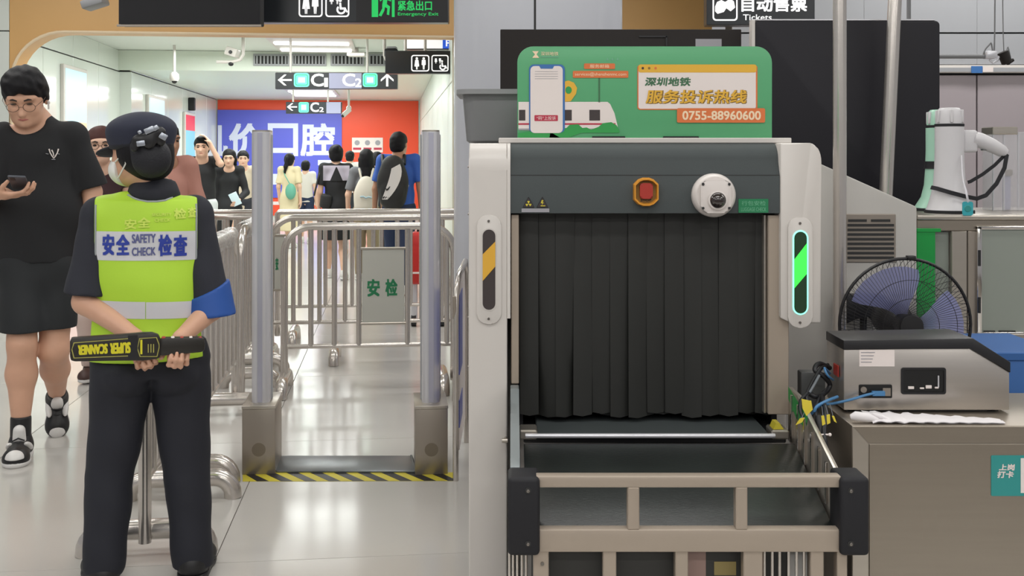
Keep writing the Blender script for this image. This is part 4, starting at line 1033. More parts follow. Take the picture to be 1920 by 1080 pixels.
# door
dr = MB().box((kx(1838), KY-.008, kz(622)), (2.44, KY-.002, kz(430)), .001, 1).obj('door', 'grey_pane', kb, 0)
for a in ((1829, 624, 1838, 424), ): MB().box((kx(a[0]), KY-.016, kz(a[1])), (kx(a[2]), KY-.001, kz(a[3])), .003, 2).obj('door_frame', 'chrome', dr, 40)
MB().box((kx(1829), KY-.016, kz(430)), (2.45, KY-.001, kz(423)), .003, 2).obj('door_frame', 'chrome', dr, 40)
MB().box((kx(1829), KY-.016, kz(627)), (2.45, KY-.001, kz(621.5)), .002, 2).obj('door_frame', 'chrome', dr, 40)
for a in (468, 556): MB().box((kx(1830), KY-.02, kz(a+30)), (kx(1835), KY-.016, kz(a)), .001, 1).obj('hinge', 'black', dr, 0)
for a, b in ((1840, 1862), (1868, 1900)): MB().box((kx(a), KY-.018, kz(621)), (kx(b), KY-.0165, kz(618.5)), 0).obj('door_slot', 'pure_black', dr, 0)
MB().box((kx(1834), KY+.0, .05), (2.46, KY+.02, kz(652)), .002, 1).obj('lower_panel', 'steel_h', kb, 0)
gp = thing('folder', 'bright green plastic board standing behind the fan', 'board')
d = 3.97; q = at(1719, 640, d), at(1754, 430, d)
MB().box((q[0].x, d, 0.0), (q[1].x, d+.012, q[1].z), .002, 1).obj('board', M('bright_green', '0f9440', .4), gp, 0)
MB().box((q[0].x, d-.003, q[1].z-.01), (q[1].x+.02, d+.014, q[1].z+.003), .001, 1).obj('top_edge', 'bright_green', gp, 0)
bb = thing('storage_box', 'blue plastic box behind the detector at the right edge', 'box')
d = 3.3; q = at(1868, 790, d), at(1990, 664, d)
MB().box((q[0].x, d, 0.0), (q[1].x, d+.35, q[1].z), .008, 2).obj('body', M('box_blue', '2f5f9e', .5), bb, 30)
MB().box((q[0].x-.006, d-.006, q[1].z-.02), (q[1].x+.006, d+.356, q[1].z+.006), .003, 1).obj('lid', 'box_blue', bb, 30)
# megaphones
def megaphone(label, px, d, mat, turn, bell=.088, handle=True):
    t = thing('megaphone', label, 'megaphone', (at(px, 0, d).x, d, zk), turn)
    MB().lathe([(.001, .004), (bell, .0), (bell+.003, .006), (bell-.006, .022), (.072, .055), (.060, .105), (.0555, .17), (.0535, .24), (.0535, .335), (.001, .336)], (0,0,0), 'z', 40).obj('horn', mat, t, 50)
    MB().lathe([(bell+.004, .001), (bell+.005, .006), (bell+.004, .012)], (0,0,0), 'z', 40).obj('horn_rim', 'black_matt', t, 40)
    MB().lathe([(.0545, .336), (.0548, .342), (.0545, .346)], (0,0,0), 'z', 36).obj('seam_ring', 'black_matt', t, 40)
    MB().lathe([(.001, .345), (.050, .346), (.048, .372), (.045, .398), (.036, .408), (.001, .41)], (0,0,0), 'z', 36).obj('back_cap', mat, t, 50)
    for k in range(6):
        a = k*PI/3+.3
        MB().box((-.006, -.007, 0), (.006, .004, .05), .002, 1, Matrix.Translation((.047*math.cos(a), .047*math.sin(a), .350)) @ Matrix.Rotation(a+PI/2, 4, 'Z')).obj('cap_rib', mat, t, 40)
    if handle:
        MB().box((.045, -.022, .235), (.105, .022, .322), .012, 3).obj('handle_mount', mat, t, 50)
        MB().tube([(.09, 0, .290), (.12, 0, .282), (.165, 0, .262), (.205, 0, .240), (.218, 0, .232)], [.028, .030, .028, .024, .018], 16).obj('pistol_grip', mat, t, 60)
        MB().box((.125, -.012, .242), (.17, .012, .252), .004, 2).obj('trigger', 'bin_grey', t, 50)
        # strap: from the grip end down round the horn
        def band(pts, w=.018, name='strap'):
            P = [Vector(p) for p in pts]; m = MB(); vs = []
            for i, p in enumerate(P):
                tt = (P[min(i+1, len(P)-1)]-P[max(i-1, 0)]).normalized(); nn_ = tt.cross(Vector((0, 1, 0))); nn_ = nn_.normalized() if nn_.length > .05 else Vector((0, 0, 1))
                for q in (-.5, .5):
                    for e in (0, -.002): vs.append(p+nn_*w*q+Vector((0, e, 0)))
            fs = []
            for i in range(len(P)-1):
                a = i*4; b = a+4; fs += [(a+1, a+3, b+3, b+1), (a, b, b+2, a+2), (a, a+1, b+1, b), (a+2, b+2, b+3, a+3)]
            m.add(vs, fs); m.obj(name, 'black_matt', t, 60)
        band([(.218, -.01, .232), (.17, -.012, .185), (.12, -.02, .150), (.065, -.04, .123), (.052, -.045, .12)], .013)
        band([(.218, -.012, .228), (.205, -.02, .175), (.17, -.03, .115), (.12, -.05, .07), (.075, -.072, .058), (.03, -.082, .066), (-.03, -.080, .082), (-.07, -.055, .096), (-.08, -.02, .10)], .016)
    return t
M('mega_white', 'cfcdd0', .35, var=.02); M('mega_green', 'a9d6c0', .3)
mg = megaphone('white megaphone with black strap and grip, standing horn down on the steel cabinet', 1780, 4.15, 'mega_white', 0)
tg = thing('name_tag', 'small cyan tag on a clear cord hanging from the white megaphone', 'tag')
d = 3.985; q = at(1804, 404, d), at(1824, 378, d)
MB().prism(rrect(q[0].x, q[0].z, q[1].x, q[1].z, .008, 4), d-.003, d, 'y').obj('card', M('tag_cyan', '3aa6b0', .3), tg, 0)
MB().lathe([(.011, d-.0045), (.013, d-.0032)], ((q[0].x+q[1].x)/2, 0, (q[0].z+q[1].z)/2), 'y', 18).obj('card_mark', 'print_cyan', tg, 0)
cable([at(1814, 380, d), at(1812, 365, d-.005), at(1807, 345, 4.02), at(1804, 320, 4.06), at(1803, 292, 4.09)], .003, M('clear_cord', 'd4d2d8', .3), tg, 'cord')
cable([at(1816, 380, d), at(1812, 360, d), at(1806, 340, 4.03)], .003, MATS['clear_cord'], tg, 'cord')
m2 = megaphone('pale green megaphone with a black band, half hidden behind the white one', 1762, 4.32, 'mega_green', R(60), .098, False)
for ch in list(m2.children):
    if ch.name.startswith('back_cap') or ch.name.startswith('cap_rib'): ch.data.materials[0] = MATS['mega_white'] if ch.name.startswith('cap_rib') else ch.data.materials[0]
MB().lathe([(.0605, .17), (.0575, .185), (.0568, .20)], (0, 0, 0), 'z', 40).obj('black_band', 'black_matt', m2, 40)
# acrylic display on the cabinet
ac = thing('acrylic_stand', 'clear plastic holder with steel cap on the cabinet at the right edge', 'holder')
d = 4.30; s = d/FOC
M('acrylic', 'd8d8dc', .08, alpha=.35)
q0, q1 = at(1862, 400, d), at(1935, 238, d); q0.z = zk
MB().box((q0.x, d, zk), (q1.x, d+.10, q1.z-.02), .003, 1).obj('sleeve', 'acrylic', ac, 30)
MB().box((q0.x-.002, d-.004, at(0, 252, d).z), (at(1908, 0, d).x, d+.104, q1.z), .003, 1).obj('cap', 'steel', ac, 30)
for px in (1864, 1884, 1911): MB().box((at(px, 0, d).x-.003, d+.004, zk), (at(px, 0, d).x+.003, d+.012, q1.z-.022), .001, 1).obj('edge_bar', 'alu', ac, 0)
MB().box((at(1894, 0, d).x-.006, d+.04, zk+.002), (at(1894, 0, d).x+.022, d+.06, at(0, 320, d).z), .003, 1).obj('insert', M('lilac_insert', 'b4b4cc', .4), ac, 0)
MB().box((at(1890, 0, d).x, d+.03, at(0, 330, d).z), (at(1906, 0, d).x, d+.06, at(0, 318, d).z), .003, 1).obj('insert_cap', 'steel_dull', ac, 0)

# ================================================================== PERSONNEL DETECTOR GATE
def gate(label, cx_px, inner):
    d0 = 4.706; c = at(cx_px, 0, d0)
    t = thing('detector_post', label, 'gate post', (c.x, d0, 0), TH)
    w, dp, h = .072, .275, .30
    MB().box((-w, 0, 0), (w, dp, h-.012), .003, 2).obj('base_box', 'steel_dull', t, 40)
    MB().box((-w-.002, -.002, h-.0115), (w+.002, dp+.002, h+.004), .003, 2).obj('box_lid', 'steel', t, 40)
    prof = []
    for k in range(25):
        a = -PI+PI*k/24
        prof.append((.040*math.cos(a), .085+.040*math.sin(a)))
    for k in range(25):
        a = PI*k/24
        prof.append((.040*math.cos(a), .185+.040*math.sin(a)))
    MB().prism(prof, h+.004, 1.515, 'z').obj('column', 'alu', t, 40)
    MB().prism([(x*.98, (y-.135)*.98+.135) for x, y in prof], 1.515, 1.522, 'z').obj('column_cap', 'steel', t, 40)
    MB().box((-.011, .042, h+.01), (.011, .0452, 1.51), 0).obj('front_strip', M('strip_lilac', 'b6b6c6', .3, .3) if 'strip_lilac' not in MATS else 'strip_lilac', t, 0)
    MB().box((-.046, .122, h+.004), (.046, .150, 1.505), .004, 1).obj('side_seam', 'hall_grey', t, 30)
    MB().box((-w*.98, dp*.3, h-.03), (w*.98, dp*.31, h-.02)).obj('joint', 'dark_gap', t, 0)
    MB().lathe([(.03, -.001), (.03, .002)], (0, 0, .11), 'y', 24).obj('round_mark', M('worn_mark', '8a8072', .5, .8), t, 0)
    return t
gate('left steel post of the walk-through detector gate, on a steel box', 485, 1)
gate('right steel post of the walk-through detector gate, beside the scanner', 809, -1)
mt = thing('ramp_plate', 'dark metal threshold plate between the two gate posts', 'ramp', (0,0,0))
def fp(px, py):      # floor point
    d = CAMZ*FOC/(py-HY); return at(px, py, d)
A = [fp(516, 887), fp(780, 887), fp(771, 858), fp(521, 858)]
MB().prism([(p.x, p.y) for p in A], .0005, .010, 'z', .003).obj('plate', M('ramp_metal', '80868a', .3, .7, var=.1, vs=9), mt, 30)
for a, b in (((516, 887), (521, 858)), ((780, 887), (771, 858))):
    p, q = fp(*a), fp(*b); MB().tube([p+Vector((0, 0, .008)), q+Vector((0, 0, .008))], .006, 8).obj('plate_edge', 'dark_grey', mt, 60)
ht = thing('hazard_tape', 'yellow and black hazard tape stuck on the floor before the gate', 'tape', (0,0,0))
a, b, c, e = fp(455, 903), fp(858, 902), fp(853, 886), fp(455, 887)
def bil(u, v): 
    p = a.lerp(b, u); q = e.lerp(c, u); r = p.lerp(q, v); return (r.x, r.y)
N = 9
MB().prism([bil(0, 0), bil(1, 0), bil(1, 1), bil(0, 1)], .0004, .0012, 'z').obj('tape_base', 'hazard_yellow', ht, 0)
for k in range(N):
    u = (k+.25)/N; du = .5/N; sh = -.75/N
    MB().prism([bil(max(0, min(1, x)), y) for x, y in ((u+.35/N, 0), (u+du+.35/N, 0), (u+du+sh+.35/N, 1), (u+sh+.35/N, 1))], .0012, .0017, 'z').obj('tape_stripe', 'black', ht, 0)
# chrome hoop with printed panel between gate and scanner
hp = thing('hoop_frame', 'slim chrome tube frame with blue and white panel edge-on beside the scanner', 'frame', (0,0,0))
d = 4.62
X0 = at(858, 0, d).x
top = at(864, 510, d).z
MB().tube([(X0-.008, d, 0), (X0-.008, d, top-.2), (X0-.006, d+.02, top-.08), (X0+.002, d+.08, top-.02), (X0+.012, d+.16, top), (X0+.012, d+.5, top), (X0+.012, d+.6, top-.06), (X0+.012, d+.62, top-.2), (X0+.012, d+.62, 0)], .013, 14).obj('tube', 'tube_steel', hp, 60)
MB().box((X0-.002, d+.04, .12), (X0+.006, d+.6, top-.03), .002, 1).obj('panel', 'print_white', hp, 0)
MB().box((X0-.004, d+.03, .45), (X0+.008, d+.3, .80), .002, 1).obj('panel_print', M('panel_blue', '5a62b0', .4), hp, 0)
MB().box((X0-.004, d+.03, .22), (X0+.008, d+.3, .34), .002, 1).obj('panel_print', 'panel_blue', hp, 0)
MB().box((X0-.022, d-.01, .70), (X0-.006, d+.03, .80), .003, 1).obj('clamp', 'steel_dull', hp, 30)

# ================================================================== CROWD BARRIERS
def elbow_foot(par, x, span=.22, r=.036, h=.085):
    """a bridge foot lying across the barrier (local y), ends bent down to the floor"""
    pts = [(x, -span, 0)]+[(x, -span+.075-.075*math.cos(a), h-.075+.075*math.sin(a)+.0) for a in [i*PI/12 for i in range(1, 7)]]
    pts += [(x, -y, z) for (_, y, z) in reversed(pts)]
    return MB().tube(pts, r, 16).obj('foot', 'tube_steel', par, 60)
def barrier(label, p0, p1, bars, panel=None, feet=(.1, .9), wrap=None, footbars=(), group='stainless steel crowd barriers', txt='安检', h=.986, zb=.27, r=.0225, round_l=True, round_r=True, fspan=.22):
    """p0 -> p1 on the floor; local x along the barrier"""
    p0, p1 = Vector(p0), Vector(p1); L = (p1-p0).length; ang = math.atan2(p1.y-p0.y, p1.x-p0.x)
    t = thing('crowd_barrier', label, 'barrier', p0, ang, group); cr = .16
    pts = []
    pts += [(0, 0, .05), (0, 0, h-cr)] if round_l else [(0, 0, .05), (0, 0, h-.02)]
    if round_l: pts += [(cr-cr*math.cos(a), 0, h-cr+cr*math.sin(a)) for a in [i*PI/16 for i in range(1, 9)]]
    else: pts += [(.02, 0, h)]
    if round_r: pts += [(L-cr+cr*math.sin(a), 0, h-cr+cr*math.cos(a)) for a in [i*PI/16 for i in range(0, 9)]]
    else: pts += [(L-.02, 0, h), (L, 0, h-.02)]
    pts += [(L, 0, .05)]
    MB().tube(pts, r, 14).obj('frame', 'tube_steel', t, 60)
    MB().tube([(0, 0, zb), (L, 0, zb)], r*.62, 12).obj('lower_rail', 'tube_steel', t, 60)
    for x in bars:
        zt_ = h-.01 if cr*.6 < x < L-cr*.6 or not round_l else h-.06
        MB().tube([(x, 0, zb), (x, 0, zt_)], r*.72, 12).obj('bar', 'tube_steel', t, 60)
    for x in footbars:
        MB().tube([(x, 0, .05), (x, 0, zb)], r*.72, 12).obj('bar', 'tube_steel', t, 60)
    for f in feet: elbow_foot(t, L*f, fspan)
    if panel:
        x0, x1, z0, z1 = panel
        pn = MB().box((x0, -.010, z0), (x1, .004, z1), .002, 1).obj('panel', 'panel_grey', t, 0)
        for z in (z0-.012, z1): MB().box((x0-.01, -.014, z), (x1+.01, .008, z+.014), .002, 1).obj('panel_clip', 'steel', pn, 0)
        if z1 < h-.15: MB().tube([(x0, 0, z1+.13), (x1, 0, z1+.13)], r*.6, 10).obj('upper_rail', 'tube_steel', t, 60)
        hh = (z1-z0); ww = x1-x0
        text(txt[0], x0+ww*.12, z0+hh*.36, x0+ww*.42, z0+hh*.60, -.0115, 'print_teal', pn, fat=.03)
        if len(txt) > 1: text(txt[1], x0+ww*.55, z0+hh*.36, x0+ww*.84, z0+hh*.60, -.0115, 'print_teal', pn, fat=.03)
    return t
M('panel_grey', 'c2c2ba', .4, .3)
M('film', 'dcdad8', .25, alpha=.45)
# the run beside the guard (leads away along the corridor)
def run(s_): # scale -> floor point on the line of the run
    d = FOC/s_; return Vector((at(735-473*s_/546.0, 0, d).x, d, 0))
def runx(d): return run(FOC/d)
run_specs = (('nearest crowd barrier of the row, directly behind the standing guard', 3.74, 4.42, 5),
             ('second crowd barrier of the row, ending in a thick elbow foot by the gate', 4.52, 5.90, 8),
             ('third crowd barrier of the row, left of the gate and wrapped in clear film', 6.12, 7.02, 6))
for k, (lab, d0, d1, nb) in enumerate(run_specs):
    p0, p1 = runx(d0), runx(d1); L = (p1-p0).length
    bars = [L*(i+1)/(nb+1) for i in range(nb)]
    t = barrier(lab, p0, p1, bars, feet=((.05, .93), (.05, .93), (.42, .95))[k], fspan=(.21, .175, .16)[k])
    if k == 2 or k == 1:
        m = MB(); n = 40; vs = []; rr = random.Random(k)
        for i in range(n):
            x = L*(.10+.8*i/(n-1))
            for a in range(12):
                an = 2*PI*a/12; r_ = .034+.010*rr.random()
                vs.append((x, r_*math.cos(an), .986+r_*math.sin(an)-(.03*rr.random() if math.sin(an) < -.5 else 0)))
        fs = [(i*12+a, i*12+(a+1) % 12, (i+1)*12+(a+1) % 12, (i+1)*12+a) for i in range(n-1) for a in range(12)]
        m.add(vs, fs); m.obj('clear_film', 'film', t, 60)
# cross barriers behind the gate
def crossx(px, d): p = at(px, 0, d); return Vector((p.x, p.y, 0))
d1 = 6.36
p0 = crossx(533, d1); sC = CT
def along(px, p0):   # distance along the cross direction (CT,ST) from p0 for pixel column px
    t_ = (px-CX)/FOC; k = (t_*p0.y-p0.x)/(CT-t_*ST); return k
L1 = along(851, p0)
p1 = p0+Vector((CT, ST, 0))*L1
bars = [along(px, p0) for px in (583, 627, 673, 764, 806, 838)]
barrier('front cross barrier behind the gate with the grey safety check panel', p0, p1, bars, panel=(along(679, p0), along(758, p0), .405, .845), feet=(.0, .93), footbars=(), fspan=.20)
p0 = crossx(508, 7.28); L2 = along(905, p0); p1 = p0+Vector((CT, ST, 0))*L2
barrier('second cross barrier, partly hidden behind the front cross barrier', p0, p1, [along(px, p0) for px in (550, 599, 628, 647, 700, 745, 790, 828, 870)], panel=(along(478, p0)+.13, along(528, p0)+.02, .50, .86), feet=(.0, along(628, p0)/L2), footbars=(along(628, p0),), txt='安', fspan=.17)
p0 = crossx(520, 8.07); L3 = along(905, p0); p1 = p0+Vector((CT, ST, 0))*L3
barrier('rearmost cross barrier on the right, before the walking crowd', p0, p1, [along(px, p0) for px in (562, 610, 660, 715, 770, 830, 870)], feet=(.08, .92), round_l=False, fspan=.17)
p0 = crossx(352, 8.0); L4 = along(500, p0); p1 = p0+Vector((CT, ST, 0))*L4
barrier('rearmost cross barrier on the left, behind the guard and the row', p0, p1, [along(px, p0) for px in (375, 398, 420, 442, 465, 485)], feet=(.08, .92), round_r=False, fspan=.17)
p0 = crossx(352, 7.35); L5 = along(488, p0); p1 = p0+Vector((CT, ST, 0))*L5
barrier('short cross barrier on the left, just behind the film wrapped row', p0, p1, [along(px, p0) for px in (378, 402, 426, 448, 472)], feet=(.1, .9), fspan=.17, round_r=False, round_l=False)
# red suitcase and trolley things behind the cross barriers
rs = thing('red_bag', 'red hard shell case standing behind the cross barriers', 'suitcase', (0, 0, 0))
d = 8.75; q0, q1 = at(768, 534, d), at(835, 436, d)
MB().box((q0.x, d, q0.z), (q1.x, d+.2, q1.z), .03, 3).obj('shell', M('case_red', 'c42c28', .35), rs, 40)
MB().box((q0.x-.004, d-.004, q0.z+.09), (q1.x+.004, d+.204, q0.z+.105), .002, 1).obj('zip', 'print_white', rs, 0)
for px in (774, 829):
    MB().tube([(at(px, 0, d).x, d+.1, q0.z+.02), (at(px, 0, d).x, d+.1, .06)], .03, 10).obj('leg', 'alu', rs, 60)
    MB().tube([(at(px, 0, d).x-.02, d+.1, .05), (at(px, 0, d).x+.02, d+.1, .05)], .05, 16).obj('wheel', 'black', rs, 60)
MB().tube([(q0.x+.06, d+.1, q1.z-.02), (q0.x+.06, d+.1, q1.z+.03), (q1.x-.06, d+.1, q1.z+.03), (q1.x-.06, d+.1, q1.z-.02)], .012, 10).obj('handle', 'black', rs, 60)
# ================================================================== PEOPLE: smooth bodies from blended limbs
def V3(*a): return np.array(a[0] if len(a) == 1 else a, float)
def C(a, b, ra, rb, k=.02, sy=1.0, op='u', cuts=()): return ('c', V3(a), V3(b), ra, rb, k, sy, op, cuts)
def E(c, r, k=.02, Rm=None, op='u', cuts=()): return ('e', V3(c), V3(r) if not np.isscalar(r) else V3(r, r, r), k, Rm, op, cuts)
def field(prims, h, post=()):
    lo = np.full(3, 1e9); hi = -lo
    for p in prims:
        if p[0] == 'c':
            if p[7] == 'u':
                m = max(p[3], p[4]); lo = np.minimum(lo, np.minimum(p[1], p[2])-m); hi = np.maximum(hi, np.maximum(p[1], p[2])+m)
        elif p[5] == 'u':
            m = p[2].max(); lo = np.minimum(lo, p[1]-m); hi = np.maximum(hi, p[1]+m)
    lo -= 3*h; hi += 3*h
    n = np.ceil((hi-lo)/h).astype(int)+1
    A = np.full(n, 1.0, np.float32)
    ax = [lo[i]+h*np.arange(n[i]) for i in range(3)]
    for p in prims:
        if p[0] == 'c': m = max(p[3], p[4]); k = p[5]; a_, b_ = np.minimum(p[1], p[2])-m, np.maximum(p[1], p[2])+m; op, cuts = p[7], p[8]
        else: k = p[3]; a_, b_ = p[1]-p[2].max(), p[1]+p[2].max(); op, cuts = p[5], p[6]
        i0 = np.maximum(0, np.floor((a_-k-2*h-lo)/h).astype(int)); i1 = np.minimum(n, np.ceil((b_+k+2*h-lo)/h).astype(int)+1)
        if (i1 <= i0).any(): continue
        sl = tuple(slice(i0[i], i1[i]) for i in range(3))
        X = ax[0][sl[0]][:, None, None]; Y = ax[1][sl[1]][None, :, None]; Z = ax[2][sl[2]][None, None, :]
        if p[0] == 'c':
            a, b, ra, rb, sy = p[1], p[2], p[3], p[4], p[6]
            ab = b-a; abs_ = ab*np.array([1, 1/sy, 1]); L2 = (abs_**2).sum()+1e-12
            px, py, pz = X-a[0], (Y-a[1])/sy, Z-a[2]
            t = np.clip((px*abs_[0]+py*abs_[1]+pz*abs_[2])/L2, 0, 1)
            d = np.sqrt((px-t*abs_[0])**2+(py-t*abs_[1])**2+(pz-t*abs_[2])**2)-(ra+(rb-ra)*t)
            if sy < 1: d = d*(.5+.5*sy)
        else:
            c, r, Rm = p[1], p[2], p[4]
            px, py, pz = X-c[0], Y-c[1], Z-c[2]
            if Rm is not None:
                px, py, pz = (px*Rm[0, 0]+py*Rm[1, 0]+pz*Rm[2, 0], px*Rm[0, 1]+py*Rm[1, 1]+pz*Rm[2, 1], px*Rm[0, 2]+py*Rm[1, 2]+pz*Rm[2, 2])
            k0 = np.sqrt((px/r[0])**2+(py/r[1])**2+(pz/r[2])**2); k1 = np.sqrt((px/r[0]**2)**2+(py/r[1]**2)**2+(pz/r[2]**2)**2)
            d = k0*(k0-1)/np.maximum(k1, 1e-6)
        for (cp_, cn) in cuts:
            cn = V3(cn); cn = cn/np.linalg.norm(cn)
            d = np.maximum(d, (X-cp_[0])*cn[0]+(Y-cp_[1])*cn[1]+(Z-cp_[2])*cn[2])
        d = d.astype(np.float32); cur = A[sl]
        if op == 'u':
            hh = np.clip(.5+.5*(cur-d)/k, 0, 1); A[sl] = cur*(1-hh)+d*hh-k*hh*(1-hh)
        else:
            hh = np.clip(.5-.5*(cur+d)/k, 0, 1); A[sl] = cur*(1-hh)-d*hh+k*hh*(1-hh)
    XX, YY, ZZ = ax[0][:, None, None], ax[1][None, :, None], ax[2][None, None, :]
    for f in post: A = f(XX, YY, ZZ, A)
    return A.astype(np.float32), lo
def nets(A, lo, h):
    s = A < 0
    c = [s[i:s.shape[0]-1+i, j:s.shape[1]-1+j, k:s.shape[2]-1+k] for i in (0, 1) for j in (0, 1) for k in (0, 1)]
    cnt = sum(x.astype(np.int8) for x in c); mix = (cnt > 0) & (cnt < 8)
    idx = np.full(mix.shape, -1, np.int64); cells = np.argwhere(mix); idx[mix] = np.arange(len(cells))
    pos = np.zeros((len(cells), 3)); num = np.zeros(len(cells))
    offs = [(i, j, k) for i in (0, 1) for j in (0, 1) for k in (0, 1)]
    val = {o: A[cells[:, 0]+o[0], cells[:, 1]+o[1], cells[:, 2]+o[2]] for o in offs}
    for o in offs:
        for x in range(3):
            if o[x] == 0:
                q = list(o); q[x] = 1; q = tuple(q)
                va, vb = val[o], val[q]; cr = (va < 0) != (vb < 0)
                t = np.where(cr, va/np.where(cr, va-vb, 1), 0)
                pt = np.repeat(np.array(o, float)[None], len(cells), 0); pt[:, x] += t
                pos[cr] += pt[cr]; num[cr] += 1
    pos = lo+(cells+pos/num[:, None])*h
    faces = []
    for x in range(3):
        y, z = (x+1) % 3, (x+2) % 3
        a = np.take(s, range(s.shape[x]-1), x); b = np.take(s, range(1, s.shape[x]), x)
        e = np.argwhere(a != b)
        e = e[(e[:, y] > 0) & (e[:, z] > 0) & (e[:, y] < s.shape[y]-1) & (e[:, z] < s.shape[z]-1)]
        def cid(dy, dz):
            q = e.copy(); q[:, y] -= dy; q[:, z] -= dz; return idx[q[:, 0], q[:, 1], q[:, 2]]
        f = np.stack([cid(1, 1), cid(0, 1), cid(0, 0), cid(1, 0)], 1)
        fl = ~s[e[:, 0], e[:, 1], e[:, 2]]
        f[fl] = f[fl][:, ::-1]
        faces.append(f)
    return pos, np.concatenate(faces)
def sdf_obj(name, prims, h, mat, parent, post=(), smooth=180, relax=1):
    A, lo = field(prims, h, post); v, f = nets(A, lo, h)
    for _ in range(relax):
        acc = np.zeros_like(v); n = np.zeros(len(v))
        for i in range(4):
            a, b = f[:, i], f[:, (i+1) % 4]
            for q in range(3):
                acc[:, q] += np.bincount(a, v[b, q], len(v))+np.bincount(b, v[a, q], len(v))
            n += np.bincount(a, minlength=len(v))+np.bincount(b, minlength=len(v))
        v = v*.5+.5*acc/np.maximum(n, 1)[:, None]
    me = bpy.data.meshes.new(name); nf = len(f)
    me.vertices.add(len(v)); me.vertices.foreach_set('co', v.astype(np.float32).ravel())
    me.loops.add(nf*4); me.loops.foreach_set('vertex_index', f.astype(np.int32).ravel())
    me.polygons.add(nf); me.polygons.foreach_set('loop_start', (np.arange(nf)*4).astype(np.int32))
    me.update(calc_edges=True); me.validate()
    return mkobj(name, me, mat, parent, smooth)
def wrinkle(amp, seed, fx=14, fz=9):
    r = np.random.RandomState(seed); ph = r.uniform(0, 6.28, 6); a = r.uniform(.6, 1.5, 6)
    def f(X, Y, Z, A):
        w = np.sin(fx*a[0]*X+fz*a[1]*Z*1.6+ph[0])*np.sin(fz*a[2]*Z-fx*.6*a[3]*X+11*Y+ph[1])+.6*np.sin(fz*2.1*a[4]*Z+fx*.5*X+9*Y+ph[2])*np.sin(fx*1.4*X+ph[3])
        return A+amp*w
    return f
def keep(p, n):      # keep the side where (q-p).n < 0
    n = V3(n); n = n/np.linalg.norm(n)
    return lambda X, Y, Z, A: np.maximum(A, (X-p[0])*n[0]+(Y-p[1])*n[1]+(Z-p[2])*n[2])
def rotm(yaw=0, pitch=0, roll=0):
    """head turn: face starts along -y; pitch > 0 looks down; yaw > 0 turns towards +x"""
    m = Matrix.Rotation(yaw, 3, 'Z') @ Matrix.Rotation(pitch, 3, 'X') @ Matrix.Rotation(roll, 3, 'Y')
    return np.array(m)
def hp_(c, Rm, p, s=1.0): return V3(c)+Rm @ (V3(p)*s)
def head_prims(c, Rm, s=1.0, nb=None, fem=False):
    q = lambda p: hp_(c, Rm, p, s)
    e = lambda p, r, k=.02, op='u': E(q(p), V3(r)*s, k*s, Rm, op)
    jw = .050 if fem else .056
    P = [e((0, .012, .030), (.076, .094, .090)), e((0, -.030, -.012), (.064, .068, .080), .03), e((0, -.040, -.070), (jw, .052, .046), .03),
         C(q((0, -.074, .012)), q((0, -.104, -.028)), .010*s, .0145*s, .014*s),
         e((0, -.088, -.078), (.018, .016, .016), .02), e((.030, -.066, -.024), (.026, .022, .022), .02), e((-.030, -.066, -.024), (.026, .022, .022), .02),
         e((0, -.086, -.054), (.024, .014, .012), .012),
         e((0, -.078, .034), (.056, .018, .014), .02),
         e((.030, -.094, .012), (.017, .012, .010), .012, 's'), e((-.030, -.094, .012), (.017, .012, .010), .012, 's'),
         e((.078, .012, -.006), (.010, .020, .031), .008), e((-.078, .012, -.006), (.010, .020, .031), .008)]
    if nb is not None: P.append(C(q((0, .022, -.06)), nb, (.046 if fem else .056)*s, (.052 if fem else .064)*s, .03))
    return P
def face_parts(root, c, Rm, s=1.0, skin='skin', closed=False):
    q = lambda p: Vector(hp_(c, Rm, p, s))
    M4 = Matrix(Rm.tolist()).to_4x4()
    for sd in (-1, 1):
        o = MB().ball((0, 0, 0), (.0125*s, .007*s, (.0035 if closed else .0062)*s), 14, 8, Matrix.Translation(q((sd*.031, -.0845, .011))) @ M4).obj('eye', 'eye' if closed else 'eye', root, 80)
        MB().tube([q((sd*.013, -.096, .030)), q((sd*.030, -.096, .035)), q((sd*.050, -.082, .029))], [.0035*s, .0042*s, .002*s], 8).obj('eyebrow', 'brow', root, 80)
    MB().tube([q((-.024, -.092, -.056)), q((-.010, -.1005, -.0535)), q((0, -.101, -.055)), q((.010, -.1005, -.0535)), q((.024, -.092, -.056))], [.002*s, .0045*s, .005*s, .0045*s, .002*s], 8).obj('mouth', 'lip', root, 80)
def unit(v): v = V3(v); return v/np.linalg.norm(v)
